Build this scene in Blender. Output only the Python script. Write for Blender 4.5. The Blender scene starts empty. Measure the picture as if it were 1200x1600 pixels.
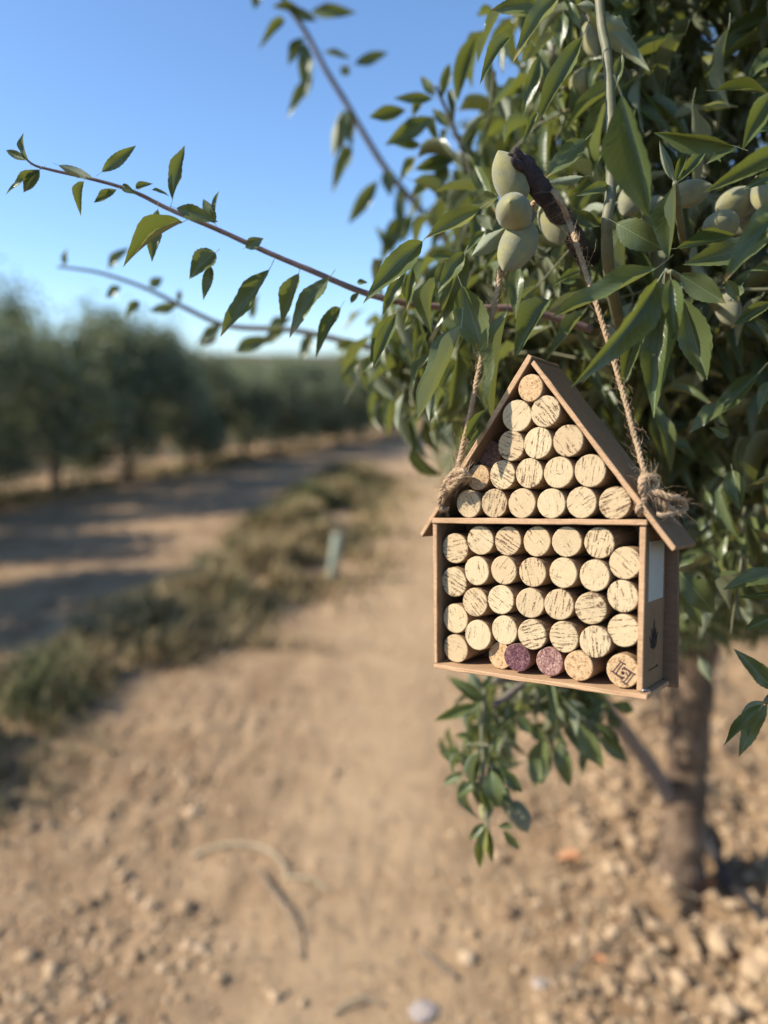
import bpy, bmesh, math, random
import numpy as np
from mathutils import Vector, Matrix, Euler

random.seed(7)
rng = np.random.default_rng(7)
scene = bpy.context.scene
COL = scene.collection

# ------------------------------------------------------------------ camera
F = 1160.0                      # focal length in photo pixels (1200 x 1600)
CAM = Vector((0.0, 0.0, 1.35))
PITCH = math.radians(9.8)
FWD = Vector((0, math.cos(PITCH), -math.sin(PITCH)))
UPV = Vector((0, math.sin(PITCH), math.cos(PITCH)))
RGT = Vector((1, 0, 0))
cd = bpy.data.cameras.new('camera'); cam = bpy.data.objects.new('camera', cd); COL.objects.link(cam)
cam.location = CAM; cam.rotation_euler = (math.pi / 2 - PITCH, 0, 0)
cd.sensor_fit = 'VERTICAL'; cd.sensor_height = 36.0; cd.lens = 36.0 * F / 1600.0
cd.clip_start = 0.02; cd.clip_end = 3000
cd.dof.use_dof = True; cd.dof.focus_distance = 0.555; cd.dof.aperture_fstop = 2.25; cd.dof.aperture_blades = 0
scene.camera = cam

# ------------------------------------------------------------------ light
SUN_EL = math.radians(35); SUN_AZ = math.radians(262)     # azimuth clockwise from +Y (view direction)
SUN_DIR = Vector((math.sin(SUN_AZ) * math.cos(SUN_EL), math.cos(SUN_AZ) * math.cos(SUN_EL), math.sin(SUN_EL)))
w = bpy.data.worlds.new('World'); scene.world = w; w.use_nodes = True
nt = w.node_tree; bg = nt.nodes['Background']
sky = nt.nodes.new('ShaderNodeTexSky'); sky.sky_type = 'NISHITA'; sky.sun_disc = False
sky.sun_elevation = SUN_EL; sky.sun_rotation = SUN_AZ
sky.altitude = 300; sky.air_density = 1.0; sky.dust_density = 0.4; sky.ozone_density = 6.0
nt.links.new(sky.outputs[0], bg.inputs[0]); bg.inputs[1].default_value = 0.145
sl = bpy.data.lights.new('sun', 'SUN'); sl.energy = 5.0; sl.angle = math.radians(0.53); sl.color = (1.0, 0.93, 0.82)
so = bpy.data.objects.new('sun', sl); COL.objects.link(so)
so.rotation_euler = SUN_DIR.to_track_quat('Z', 'Y').to_euler(); so.location = SUN_DIR * 30
vs = scene.view_settings; vs.view_transform = 'Standard'; vs.look = 'None'; vs.exposure = 0.68; vs.gamma = 1.0
vs.use_curve_mapping = False
scene.cycles.use_denoising = True
scene.cycles.max_bounces = 8; scene.cycles.transparent_max_bounces = 8
scene.cycles.sample_clamp_indirect = 6.0

# ------------------------------------------------------------------ helpers
def at(px, py, d):
    """world point seen at a photo pixel, d metres along the view axis"""
    return CAM + FWD * d + RGT * ((px - 600) / F * d) + UPV * ((800 - py) / F * d)

def project(p):
    v = Vector(p) - CAM; d = v.dot(FWD)
    return 600 + F * v.dot(RGT) / d, 800 - F * v.dot(UPV) / d, d

def ground_at(px, py):
    r = FWD + RGT * ((px - 600) / F) + UPV * ((800 - py) / F)
    return CAM + r * (-CAM.z / r.z)

def tag(o, label=None, cat=None, group=None, kind=None):
    if label: o['label'] = label
    if cat: o['category'] = cat
    if group: o['group'] = group
    if kind: o['kind'] = kind
    return o

def empty(name, loc, rot=None):
    o = bpy.data.objects.new(name, None); COL.objects.link(o)
    o.location = loc
    if rot is not None: o.rotation_euler = rot
    o.empty_display_size = 0.05
    return o

def link(name, me, mat=None, parent=None, smooth=False):
    if mat is not None and not me.materials: me.materials.append(mat)
    if smooth: me.polygons.foreach_set('use_smooth', [True] * len(me.polygons))
    o = bpy.data.objects.new(name, me); COL.objects.link(o)
    if parent is not None: o.parent = parent
    return o

def mesh(name, V, Fc, uv=None, rnd=None):
    me = bpy.data.meshes.new(name)
    me.from_pydata([tuple(v) for v in V], [], [tuple(f) for f in Fc])
    if uv is not None:
        l = me.uv_layers.new(name='UVMap')
        idx = np.empty(len(me.loops), dtype=np.int32); me.loops.foreach_get('vertex_index', idx)
        l.data.foreach_set('uv', np.asarray(uv, dtype=np.float32)[idx].ravel())
    if rnd is not None:
        a = me.attributes.new('rnd', 'FLOAT', 'POINT'); a.data.foreach_set('value', np.asarray(rnd, dtype=np.float32))
    me.update()
    return me

def big_mesh(name, V, Fq, uv=None, rnd=None):
    """fast numpy mesh, Fq (n,4) or (n,3)"""
    me = bpy.data.meshes.new(name)
    V = np.asarray(V, dtype=np.float32); Fq = np.asarray(Fq, dtype=np.int32); k = Fq.shape[1]
    me.vertices.add(len(V)); me.vertices.foreach_set('co', V.ravel())
    me.loops.add(Fq.size); me.loops.foreach_set('vertex_index', Fq.ravel())
    me.polygons.add(len(Fq)); me.polygons.foreach_set('loop_start', np.arange(0, Fq.size, k, dtype=np.int32))
    if uv is not None:
        l = me.uv_layers.new(name='UVMap'); l.data.foreach_set('uv', np.asarray(uv, dtype=np.float32)[Fq.ravel()].ravel())
    if rnd is not None:
        a = me.attributes.new('rnd', 'FLOAT', 'POINT'); a.data.foreach_set('value', np.asarray(rnd, dtype=np.float32))
    me.update(calc_edges=True); me.validate()
    return me

def catmull(P, n):
    """resample list of (Vector, radius) smoothly"""
    out = []
    Q = [P[0]] + list(P) + [P[-1]]
    for i in range(1, len(Q) - 2):
        p0, p1, p2, p3 = [q[0] for q in Q[i - 1:i + 3]]
        for k in range(n):
            t = k / n
            v = 0.5 * ((2 * p1) + (p2 - p0) * t + (2 * p0 - 5 * p1 + 4 * p2 - p3) * t * t + (3 * p1 - p0 - 3 * p2 + p3) * t ** 3)
            out.append((v, Q[i][1] * (1 - t) + Q[i + 1][1] * t))
    out.append(P[-1])
    return out

def tube(P, sides=8, rough=0.0, cap=True, seed=0):
    """P: list of (Vector, radius) -> verts, faces, uv"""
    rr = random.Random(seed)
    V, Fc, UV = [], [], []
    n = len(P); nrm = None; L = 0.0
    for i, (p, r) in enumerate(P):
        t = (P[min(i + 1, n - 1)][0] - P[max(i - 1, 0)][0]); t = t.normalized() if t.length > 1e-9 else Vector((0, 0, 1))
        if nrm is None: nrm = t.orthogonal().normalized()
        else:
            nrm = (nrm - t * nrm.dot(t)); nrm = nrm.normalized() if nrm.length > 1e-6 else t.orthogonal().normalized()
        b = t.cross(nrm)
        if i: L += (p - P[i - 1][0]).length
        for k in range(sides):
            a = 2 * math.pi * k / sides
            q = r * (1 + rough * rr.uniform(-1, 1))
            V.append(p + (nrm * math.cos(a) + b * math.sin(a)) * q); UV.append((k / sides, L))
    for i in range(n - 1):
        for k in range(sides):
            a = i * sides + k; b_ = i * sides + (k + 1) % sides
            Fc.append((a, b_, b_ + sides, a + sides))
    if cap:
        Fc.append(tuple(range(sides - 1, -1, -1))); Fc.append(tuple(range((n - 1) * sides, n * sides)))
    return V, Fc, UV

def join(parts):
    V, Fc, UV = [], [], []
    for v, f, u in parts:
        o = len(V); V += list(v); UV += list(u); Fc += [tuple(i + o for i in q) for q in f]
    return V, Fc, UV

# value noise
_perm = rng.random((256, 256))
def vnoise(x, y):
    xi = np.floor(x).astype(int); yi = np.floor(y).astype(int); fx = x - xi; fy = y - yi
    fx = fx * fx * (3 - 2 * fx); fy = fy * fy * (3 - 2 * fy)
    g = lambda a, b: _perm[a & 255, b & 255]
    return (g(xi, yi) * (1 - fx) + g(xi + 1, yi) * fx) * (1 - fy) + (g(xi, yi + 1) * (1 - fx) + g(xi + 1, yi + 1) * fx) * fy - 0.5
def fbm(x, y, oct=4):
    s = 0; a = 1.0
    for k in range(oct):
        s = s + a * vnoise(x * 2 ** k + 17.3 * k, y * 2 ** k + 5.1 * k); a *= 0.5
    return s

# ------------------------------------------------------------------ materials
def mat(name):
    m = bpy.data.materials.new(name); m.use_nodes = True
    nt = m.node_tree; b = nt.nodes['Principled BSDF']
    return m, nt, b
def N(nt, typ, **kw):
    n = nt.nodes.new(typ)
    for k, v in kw.items():
        if hasattr(n, k): setattr(n, k, v)
        else: n.inputs[k.replace('_', ' ')].default_value = v
    return n
def ramp(nt, fac, stops):
    r = nt.nodes.new('ShaderNodeValToRGB')
    while len(r.color_ramp.elements) < len(stops): r.color_ramp.elements.new(0.5)
    for e, (p, c) in zip(r.color_ramp.elements, stops):
        e.position = p; e.color = (*c, 1) if len(c) == 3 else c
    nt.links.new(fac, r.inputs[0]); return r
def mix(nt, fac, a, b, mode='MIX'):
    m = nt.nodes.new('ShaderNodeMix'); m.data_type = 'RGBA'; m.blend_type = mode
    for s, v in ((m.inputs[0], fac), (m.inputs[6], a), (m.inputs[7], b)):
        if hasattr(v, 'links'): nt.links.new(v, s)
        elif isinstance(v, (int, float)): s.default_value = v
        else: s.default_value = (*v, 1)
    return m.outputs[2]
def math_(nt, op, a, b=None, c=None, clamp=False):
    m = nt.nodes.new('ShaderNodeMath'); m.operation = op; m.use_clamp = clamp
    for s, v in zip(m.inputs, (a, b, c)):
        if v is None: continue
        if hasattr(v, 'links'): nt.links.new(v, s)
        else: s.default_value = v
    return m.outputs[0]
def bump(nt, bsdf, h, strength=0.4, dist=0.002):
    b = nt.nodes.new('ShaderNodeBump'); b.inputs['Strength'].default_value = strength; b.inputs['Distance'].default_value = dist
    nt.links.new(h, b.inputs['Height']); nt.links.new(b.outputs[0], bsdf.inputs['Normal'])
def noise(nt, vec, scale, detail=4, rough=0.55):
    n = nt.nodes.new('ShaderNodeTexNoise'); n.inputs['Scale'].default_value = scale
    n.inputs['Detail'].default_value = detail; n.inputs['Roughness'].default_value = rough
    if vec is not None: nt.links.new(vec, n.inputs['Vector'])
    return n.outputs[0]
def coords(nt, kind='Object', scale=(1, 1, 1), rnd=False):
    tc = nt.nodes.new('ShaderNodeTexCoord'); mp = nt.nodes.new('ShaderNodeMapping'); mp.inputs['Scale'].default_value = scale
    nt.links.new(tc.outputs[kind], mp.inputs['Vector'])
    if rnd:
        oi = nt.nodes.new('ShaderNodeObjectInfo')
        v = nt.nodes.new('ShaderNodeVectorMath'); v.operation = 'SCALE'; v.inputs[0].default_value = (13.1, 7.7, 3.3)
        nt.links.new(oi.outputs['Random'], v.inputs['Scale']); nt.links.new(v.outputs[0], mp.inputs['Location'])
    return mp.outputs[0]

def leaf_material(name, top, top2, under, trans, rough=0.38, spec=0.5, tfac=0.28):
    m, nt, b = mat(name)
    uv = nt.nodes.new('ShaderNodeUVMap'); uv.uv_map = 'UVMap'
    sp = nt.nodes.new('ShaderNodeSeparateXYZ'); nt.links.new(uv.outputs[0], sp.inputs[0])
    ax = math_(nt, 'ABSOLUTE', math_(nt, 'SUBTRACT', sp.outputs[0], 0.5))
    at_ = nt.nodes.new('ShaderNodeAttribute'); at_.attribute_name = 'rnd'
    oi = nt.nodes.new('ShaderNodeObjectInfo')
    r = math_(nt, 'FRACT', math_(nt, 'ADD', at_.outputs['Fac'], oi.outputs['Random']))
    pos = coords(nt, 'Object'); nz = noise(nt, pos, 14, 3)
    base = mix(nt, math_(nt, 'ADD', math_(nt, 'MULTIPLY', r, 0.7), math_(nt, 'MULTIPLY', nz, 0.4), clamp=True), top, top2)
    vein = ramp(nt, ax, [(0.0, (1, 1, 1)), (0.010, (0.6, 0.6, 0.6)), (0.022, (0, 0, 0))])
    # side veins
    lat = math_(nt, 'FRACT', math_(nt, 'SUBTRACT', math_(nt, 'MULTIPLY', sp.outputs[1], 13.0), math_(nt, 'MULTIPLY', ax, 7.0)))
    lv = ramp(nt, math_(nt, 'ABSOLUTE', math_(nt, 'SUBTRACT', lat, 0.5)), [(0.0, (1, 1, 1)), (0.10, (0, 0, 0))])
    vcol = tuple(min(1, c * 2.3 + 0.03) for c in top2)
    col = mix(nt, math_(nt, 'MULTIPLY', vein.outputs[0], 0.62), base, vcol)
    col = mix(nt, math_(nt, 'MULTIPLY', lv.outputs[0], 0.16), col, vcol)
    # dust, dry tips and blemishes
    tipf = math_(nt, 'MULTIPLY', ramp(nt, math_(nt, 'ADD', sp.outputs[1], math_(nt, 'MULTIPLY', nz, 0.25)), [(0.97, (0, 0, 0)), (1.12, (1, 1, 1))]).outputs[0], ramp(nt, r, [(0.70, (0, 0, 0)), (0.78, (1, 1, 1))]).outputs[0])
    col = mix(nt, tipf, col, (0.26, 0.19, 0.08))
    spot = ramp(nt, noise(nt, pos, 45, 3, 0.7), [(0.66, (0, 0, 0)), (0.72, (0.6, 0.6, 0.6))]).outputs[0]
    col = mix(nt, spot, col, tuple(c * 1.8 + .02 for c in top2))
    col = mix(nt, math_(nt, 'MULTIPLY', ramp(nt, r, [(0.9, (0, 0, 0)), (0.97, (1, 1, 1))]).outputs[0], 0.55), col, (0.24, 0.22, 0.05))
    geo = nt.nodes.new('ShaderNodeNewGeometry')
    col = mix(nt, geo.outputs['Backfacing'], col, mix(nt, math_(nt, 'MULTIPLY', vein.outputs[0], 0.5), under, tuple(min(1, c * 1.5) for c in under)))
    nt.links.new(col, b.inputs['Base Color'])
    b.inputs['Roughness'].default_value = rough
    rg = math_(nt, 'ADD', math_(nt, 'MULTIPLY', geo.outputs['Backfacing'], 0.22), math_(nt, 'ADD', math_(nt, 'MULTIPLY', nz, 0.16), rough - 0.08))
    nt.links.new(rg, b.inputs['Roughness'])
    b.inputs['Specular IOR Level'].default_value = spec
    tr = nt.nodes.new('ShaderNodeBsdfTranslucent'); nt.links.new(mix(nt, r, trans, tuple(c * 0.7 for c in trans)), tr.inputs[0])
    ms = nt.nodes.new('ShaderNodeMixShader'); ms.inputs[0].default_value = tfac
    nt.links.new(b.outputs[0], ms.inputs[1]); nt.links.new(tr.outputs[0], ms.inputs[2])
    out = nt.nodes['Material Output']; nt.links.new(ms.outputs[0], out.inputs['Surface'])
    hb = math_(nt, 'ADD', math_(nt, 'MULTIPLY', vein.outputs[0], -0.6), math_(nt, 'ADD', math_(nt, 'MULTIPLY', lv.outputs[0], -0.25), math_(nt, 'MULTIPLY', nz, 0.5)))
    bump(nt, b, hb, 0.25, 0.0012)
    return m
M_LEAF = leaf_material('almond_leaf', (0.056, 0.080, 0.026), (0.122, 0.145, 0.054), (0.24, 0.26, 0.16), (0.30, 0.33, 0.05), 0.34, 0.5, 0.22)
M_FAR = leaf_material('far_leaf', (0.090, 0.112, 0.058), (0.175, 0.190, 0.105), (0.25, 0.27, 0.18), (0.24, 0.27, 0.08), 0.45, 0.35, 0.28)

def bark_material(name, c1, c2, c3, scale=60, stretch=(1, 1, 0.25), bs=0.6, bd=0.004, rough=0.85):
    m, nt, b = mat(name)
    v = coords(nt, 'Object', stretch)
    n1 = noise(nt, v, scale, 6, 0.65); n2 = noise(nt, coords(nt, 'Object'), scale * 0.25, 4)
    r = ramp(nt, n1, [(0.30, c1), (0.52, c2), (0.72, c3)])
    c = mix(nt, ramp(nt, n2, [(0.4, (0, 0, 0)), (0.65, (0.6, 0.6, 0.6))]).outputs[0], r.outputs[0], c1)
    nt.links.new(c, b.inputs['Base Color']); b.inputs['Roughness'].default_value = rough
    bump(nt, b, n1, bs, bd)
    return m
M_TRUNK = bark_material('trunk_bark', (0.050, 0.031, 0.019), (0.165, 0.105, 0.062), (0.30, 0.205, 0.125), 38, (1, 1, 0.35), 1.0, 0.012)
M_BRANCH = bark_material('branch_bark', (0.13, 0.10, 0.082), (0.22, 0.17, 0.135), (0.31, 0.25, 0.19), 160, (1, 1, 1), 0.5, 0.001)
M_STUB = bark_material('stub_bark', (0.018, 0.012, 0.013), (0.050, 0.033, 0.034), (0.10, 0.07, 0.065), 260, (1, 1, 1), 1.0, 0.0015)
M_TWIG = bark_material('shoot_bark', (0.10, 0.105, 0.048), (0.165, 0.15, 0.08), (0.23, 0.20, 0.115), 120, (1, 1, 1), 0.2, 0.0005, 0.6)
M_REDTWIG = bark_material('red_shoot_bark', (0.13, 0.075, 0.062), (0.20, 0.125, 0.10), (0.27, 0.18, 0.14), 140, (1, 1, 1), 0.2, 0.0005, 0.55)

def fruit_material():
    m, nt, b = mat('almond_hull')
    v = coords(nt, 'Object', (1, 1, 1), True)
    n1 = noise(nt, v, 2.2, 4); n2 = noise(nt, v, 30, 5, 0.7)
    f = math_(nt, 'ADD', math_(nt, 'MULTIPLY', n1, 0.9), math_(nt, 'MULTIPLY', n2, 0.10))
    r = ramp(nt, f, [(0.32, (0.175, 0.17, 0.115)), (0.48, (0.225, 0.215, 0.125)), (0.64, (0.285, 0.255, 0.105))])
    c = mix(nt, ramp(nt, noise(nt, v, 5, 4), [(0.58, (0, 0, 0)), (0.78, (0.5, 0.5, 0.5))]).outputs[0], r.outputs[0], (0.18, 0.145, 0.105))
    nt.links.new(c, b.inputs['Base Color']); b.inputs['Roughness'].default_value = 0.95; b.inputs['Specular IOR Level'].default_value = 0.15
    b.inputs['Sheen Weight'].default_value = 0.30; b.inputs['Sheen Roughness'].default_value = 0.5; b.inputs['Sheen Tint'].default_value = (0.9, 0.9, 0.82, 1)
    bump(nt, b, n2, 0.22, 0.03)
    return m
M_FRUIT = fruit_material()

def wood_material(name, c1, c2, along=(6, 60, 60), rough=0.75):
    m, nt, b = mat(name)
    v = coords(nt, 'Object', along, True)
    n1 = noise(nt, v, 9, 5, 0.6); n2 = noise(nt, coords(nt, 'Object', (1, 1, 1), True), 420, 4, 0.7); n3 = noise(nt, coords(nt, 'Object'), 25, 3)
    f = math_(nt, 'ADD', math_(nt, 'MULTIPLY', n1, 0.6), math_(nt, 'MULTIPLY', n2, 0.4))
    r = ramp(nt, f, [(0.33, c1), (0.66, c2)])
    c = mix(nt, ramp(nt, n3, [(0.45, (0, 0, 0)), (0.75, (0.35, 0.35, 0.35))]).outputs[0], r.outputs[0], tuple(x * 0.6 for x in c1))
    nt.links.new(c, b.inputs['Base Color']); b.inputs['Roughness'].default_value = rough
    bump(nt, b, f, 0.5, 0.0005)
    return m
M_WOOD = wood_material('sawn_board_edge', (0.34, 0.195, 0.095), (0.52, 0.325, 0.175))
M_WOODF = wood_material('board_face_shaded', (0.17, 0.100, 0.050), (0.27, 0.165, 0.085))  # face colour darkened to deepen the shade on roof, walls and shelf
M_WOODB = wood_material('back_board', (0.15, 0.080, 0.04), (0.22, 0.122, 0.064))

def cork_material(name, kind):
    m, nt, b = mat(name)
    tc = nt.nodes.new('ShaderNodeTexCoord'); oi = nt.nodes.new('ShaderNodeObjectInfo')
    off = nt.nodes.new('ShaderNodeVectorMath'); off.operation = 'SCALE'; off.inputs[0].default_value = (3.1, 0.0, 5.7)
    nt.links.new(oi.outputs['Random'], off.inputs['Scale'])
    add = nt.nodes.new('ShaderNodeVectorMath'); nt.links.new(tc.outputs['Object'], add.inputs[0]); nt.links.new(off.outputs[0], add.inputs[1])
    def mp(s):
        q = nt.nodes.new('ShaderNodeMapping'); q.inputs['Scale'].default_value = s; nt.links.new(add.outputs[0], q.inputs[0]); return q.outputs[0]
    if kind == 'natural':
        wn = nt.nodes.new('ShaderNodeTexNoise'); wn.inputs['Scale'].default_value = 210; wn.inputs['Detail'].default_value = 3; nt.links.new(add.outputs[0], wn.inputs['Vector'])
        wv = nt.nodes.new('ShaderNodeVectorMath'); wv.operation = 'MULTIPLY_ADD'; nt.links.new(wn.outputs['Color'], wv.inputs[0]); wv.inputs[1].default_value = (.0016, 0, .0016); nt.links.new(add.outputs[0], wv.inputs[2])
        add = wv
        R1 = oi.outputs['Random']; R2 = math_(nt, 'FRACT', math_(nt, 'MULTIPLY', R1, 7.31)); R3 = math_(nt, 'FRACT', math_(nt, 'MULTIPLY', R1, 23.7)); R4 = math_(nt, 'FRACT', math_(nt, 'MULTIPLY', R1, 51.3))
        fine = noise(nt, mp((1, 1, 1)), 900, 4, 0.6)
        lines = noise(nt, mp((70, 40, 1000)), 1.0, 4, 0.6)                # growth lines
        streak = noise(nt, mp((60, 30, 640)), 1.0, 4, 0.65)               # cracks along the rings
        gate = noise(nt, mp((150, 60, 150)), 1.0, 3, 0.6)
        dash = noise(nt, mp((700, 60, 300)), 1.0, 3, 0.6)
        thr = math_(nt, 'ADD', streak, math_(nt, 'MULTIPLY', math_(nt, 'SUBTRACT', R2, 0.42), 0.10))
        s = math_(nt, 'MULTIPLY', ramp(nt, thr, [(0.570, (0, 0, 0)), (0.605, (1, 1, 1))]).outputs[0],
                  ramp(nt, gate, [(0.40, (0, 0, 0)), (0.52, (1, 1, 1))]).outputs[0])
        s = math_(nt, 'MULTIPLY', s, ramp(nt, dash, [(0.36, (0.1, 0.1, 0.1)), (0.52, (1, 1, 1))]).outputs[0])
        cross = ramp(nt, noise(nt, mp((620, 40, 130)), 1.0, 2), [(0.62, (0, 0, 0)), (0.67, (1, 1, 1))]).outputs[0]
        cross = math_(nt, 'MULTIPLY', cross, ramp(nt, noise(nt, mp((150, 60, 150)), 1.0, 2), [(0.5, (0, 0, 0)), (0.6, (0.7, 0.7, 0.7))]).outputs[0])
        blot = ramp(nt, noise(nt, mp((230, 60, 380)), 1.0, 5, 0.75), [(0.655, (0, 0, 0)), (0.70, (1, 1, 1))]).outputs[0]
        pore = math_(nt, 'MULTIPLY', ramp(nt, noise(nt, mp((1500, 500, 1500)), 1.0, 2), [(0.68, (0, 0, 0)), (0.74, (1, 1, 1))]).outputs[0], 0.7)
        s = math_(nt, 'MAXIMUM', math_(nt, 'MAXIMUM', s, blot), math_(nt, 'MAXIMUM', cross, pore))
        b1 = mix(nt, ramp(nt, lines, [(0.36, (0, 0, 0)), (0.64, (1, 1, 1))]).outputs[0], (0.47, 0.355, 0.195), (0.60, 0.48, 0.295))
        b1 = mix(nt, math_(nt, 'MULTIPLY', ramp(nt, lines, [(0.57, (0, 0, 0)), (0.63, (1, 1, 1))]).outputs[0], math_(nt, 'MULTIPLY', R4, 0.8)), b1, (0.27, 0.165, 0.075))
        b1 = mix(nt, math_(nt, 'MULTIPLY', R3, 0.60), b1, (0.37, 0.23, 0.11))
        b1 = mix(nt, math_(nt, 'MULTIPLY', ramp(nt, noise(nt, mp((1, 1, 1)), 110, 3), [(0.45, (0, 0, 0)), (0.7, (1, 1, 1))]).outputs[0], 0.35), b1, (0.34, 0.215, 0.105))
        b1 = mix(nt, 0.35, b1, mix(nt, fine, (0.33, 0.235, 0.125), (0.66, 0.54, 0.345)))
        col = mix(nt, s, b1, mix(nt, noise(nt, mp((1, 1, 1)), 260, 3), (0.055, 0.024, 0.013), (0.21, 0.105, 0.050)))
        h = math_(nt, 'SUBTRACT', math_(nt, 'MULTIPLY', fine, 0.25), s)
        bump(nt, b, h, 0.8, 0.0006)
    else:
        vo = nt.nodes.new('ShaderNodeTexVoronoi'); vo.inputs['Scale'].default_value = 900; nt.links.new(mp((1, 1, 1)), vo.inputs['Vector'])
        vb = nt.nodes.new('ShaderNodeTexVoronoi'); vb.inputs['Scale'].default_value = 450; nt.links.new(mp((1, 1, 1)), vb.inputs['Vector'])
        sp = nt.nodes.new('ShaderNodeSeparateColor'); nt.links.new(vo.outputs['Color'], sp.inputs[0])
        sq = nt.nodes.new('ShaderNodeSeparateColor'); nt.links.new(vb.outputs['Color'], sq.inputs[0])
        f = math_(nt, 'ADD', math_(nt, 'MULTIPLY', sp.outputs[0], 0.6), math_(nt, 'MULTIPLY', sq.outputs[0], 0.4))
        pal = {'agglo': [(0.1, (0.216, 0.116, 0.052)), (0.35, (0.416, 0.264, 0.132)), (0.9, (0.528, 0.368, 0.200))],
               'wine': [(0.1, (0.050, 0.018, 0.024)), (0.5, (0.104, 0.040, 0.048)), (0.95, (0.240, 0.120, 0.112))],
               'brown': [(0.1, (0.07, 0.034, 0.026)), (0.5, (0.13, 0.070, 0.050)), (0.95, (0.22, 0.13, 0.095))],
               'rose': [(0.1, (0.112, 0.044, 0.042)), (0.5, (0.240, 0.120, 0.100)), (0.95, (0.448, 0.296, 0.224))]}[kind]
        col = ramp(nt, f, pal).outputs[0]
        bump(nt, b, f, 0.5, 0.0005)
    # the barrel is a touch browner than the cut face
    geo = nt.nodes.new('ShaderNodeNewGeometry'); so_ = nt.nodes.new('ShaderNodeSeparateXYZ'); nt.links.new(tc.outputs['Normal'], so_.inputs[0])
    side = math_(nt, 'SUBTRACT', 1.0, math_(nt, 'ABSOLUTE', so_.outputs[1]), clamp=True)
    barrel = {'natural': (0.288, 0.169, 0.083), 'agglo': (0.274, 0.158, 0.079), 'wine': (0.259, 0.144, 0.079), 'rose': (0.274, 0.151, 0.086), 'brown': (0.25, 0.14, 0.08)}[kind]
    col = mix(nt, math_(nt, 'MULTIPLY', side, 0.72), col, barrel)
    nt.links.new(col, b.inputs['Base Color']); b.inputs['Roughness'].default_value = 0.85; b.inputs['Specular IOR Level'].default_value = 0.25
    return m
M_CORK = {k: cork_material('cork_' + k, k) for k in ('natural', 'agglo', 'wine', 'rose', 'brown')}

def plain(name, c, rough=0.7, nscale=0, amt=0.3):
    m, nt, b = mat(name)
    if nscale:
        n = noise(nt, coords(nt, 'Object'), nscale, 4)
        col = mix(nt, n, tuple(x * (1 - amt) for x in c), tuple(min(1, x * (1 + amt)) for x in c)); nt.links.new(col, b.inputs['Base Color'])
    else: b.inputs['Base Color'].default_value = (*c, 1)
    b.inputs['Roughness'].default_value = rough
    return m
M_INK = plain('dark_brown_ink', (0.055, 0.022, 0.018), 0.7)
M_BLACKINK = plain('black_ink', (0.012, 0.012, 0.010), 0.7)
M_STICKER = plain('white_sticker', (0.46, 0.46, 0.41), 0.35, 300, 0.12)
M_STEEL = plain('staple_steel', (0.55, 0.55, 0.55), 0.3); M_STEEL.node_tree.nodes['Principled BSDF'].inputs['Metallic'].default_value = 1.0
M_HOSE = plain('black_hose_plastic', (0.022, 0.020, 0.020), 0.5, 60, 0.3)
def jute_material():
    m, nt, b = mat('jute')
    n = noise(nt, coords(nt, 'Object', (1, 1, 1)), 700, 4, 0.7); n2 = noise(nt, coords(nt, 'Object'), 90, 3)
    r = ramp(nt, math_(nt, 'ADD', math_(nt, 'MULTIPLY', n, 0.6), math_(nt, 'MULTIPLY', n2, 0.4)), [(0.32, (0.20, 0.12, 0.065)), (0.5, (0.38, 0.26, 0.155)), (0.68, (0.52, 0.38, 0.24))])
    nt.links.new(r.outputs[0], b.inputs['Base Color']); b.inputs['Roughness'].default_value = 0.9; b.inputs['Specular IOR Level'].default_value = 0.2
    bump(nt, b, n, 0.6, 0.0006)
    return m
M_JUTE = jute_material()

def soil_material():
    m, nt, b = mat('sandy_soil')
    tc = nt.nodes.new('ShaderNodeTexCoord'); v = tc.outputs['Object']
    big = noise(nt, v, 0.9, 5); mid = noise(nt, v, 7, 6, 0.6); fine = noise(nt, v, 70, 6, 0.7); wide = noise(nt, v, 0.05, 4)
    f = math_(nt, 'ADD', math_(nt, 'MULTIPLY', mid, 0.45), math_(nt, 'ADD', math_(nt, 'MULTIPLY', fine, 0.35), math_(nt, 'MULTIPLY', big, 0.2)))
    r = ramp(nt, f, [(0.36, (0.242, 0.149, 0.080)), (0.50, (0.414, 0.273, 0.151)), (0.64, (0.540, 0.376, 0.225))])
    ta = nt.nodes.new('ShaderNodeAttribute'); ta.attribute_name = 'rnd'
    pale = mix(nt, mid, (0.497, 0.330, 0.184), (0.616, 0.427, 0.251))
    drk = ramp(nt, noise(nt, v, 2.6, 5, 0.65), [(0.48, (0, 0, 0)), (0.66, (0.769, 0.740, 0.727))]).outputs[0]
    soilc = mix(nt, drk, r.outputs[0], (0.236, 0.142, 0.076))
    soilc = mix(nt, math_(nt, 'MULTIPLY', ta.outputs['Fac'], 0.8), soilc, pale)
    # far off: scrub and dry grass mottling on the hill
    sep = nt.nodes.new('ShaderNodeSeparateXYZ'); nt.links.new(v, sep.inputs[0])
    farf = ramp(nt, math_(nt, 'DIVIDE', sep.outputs[1], 200.0), [(0.12, (0, 0, 0)), (0.30, (1, 1, 1))]).outputs[0]
    scr = ramp(nt, noise(nt, v, 0.12, 6, 0.7), [(0.40, (0.055, 0.062, 0.035)), (0.58, (0.17, 0.125, 0.075))]).outputs[0]
    nt.links.new(mix(nt, farf, soilc, scr), b.inputs['Base Color'])
    b.inputs['Roughness'].default_value = 0.95; b.inputs['Specular IOR Level'].default_value = 0.15
    bump(nt, b, math_(nt, 'ADD', math_(nt, 'MULTIPLY', fine, 0.9), mid), 0.9, 0.025)
    return m
M_SOIL = soil_material()
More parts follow.
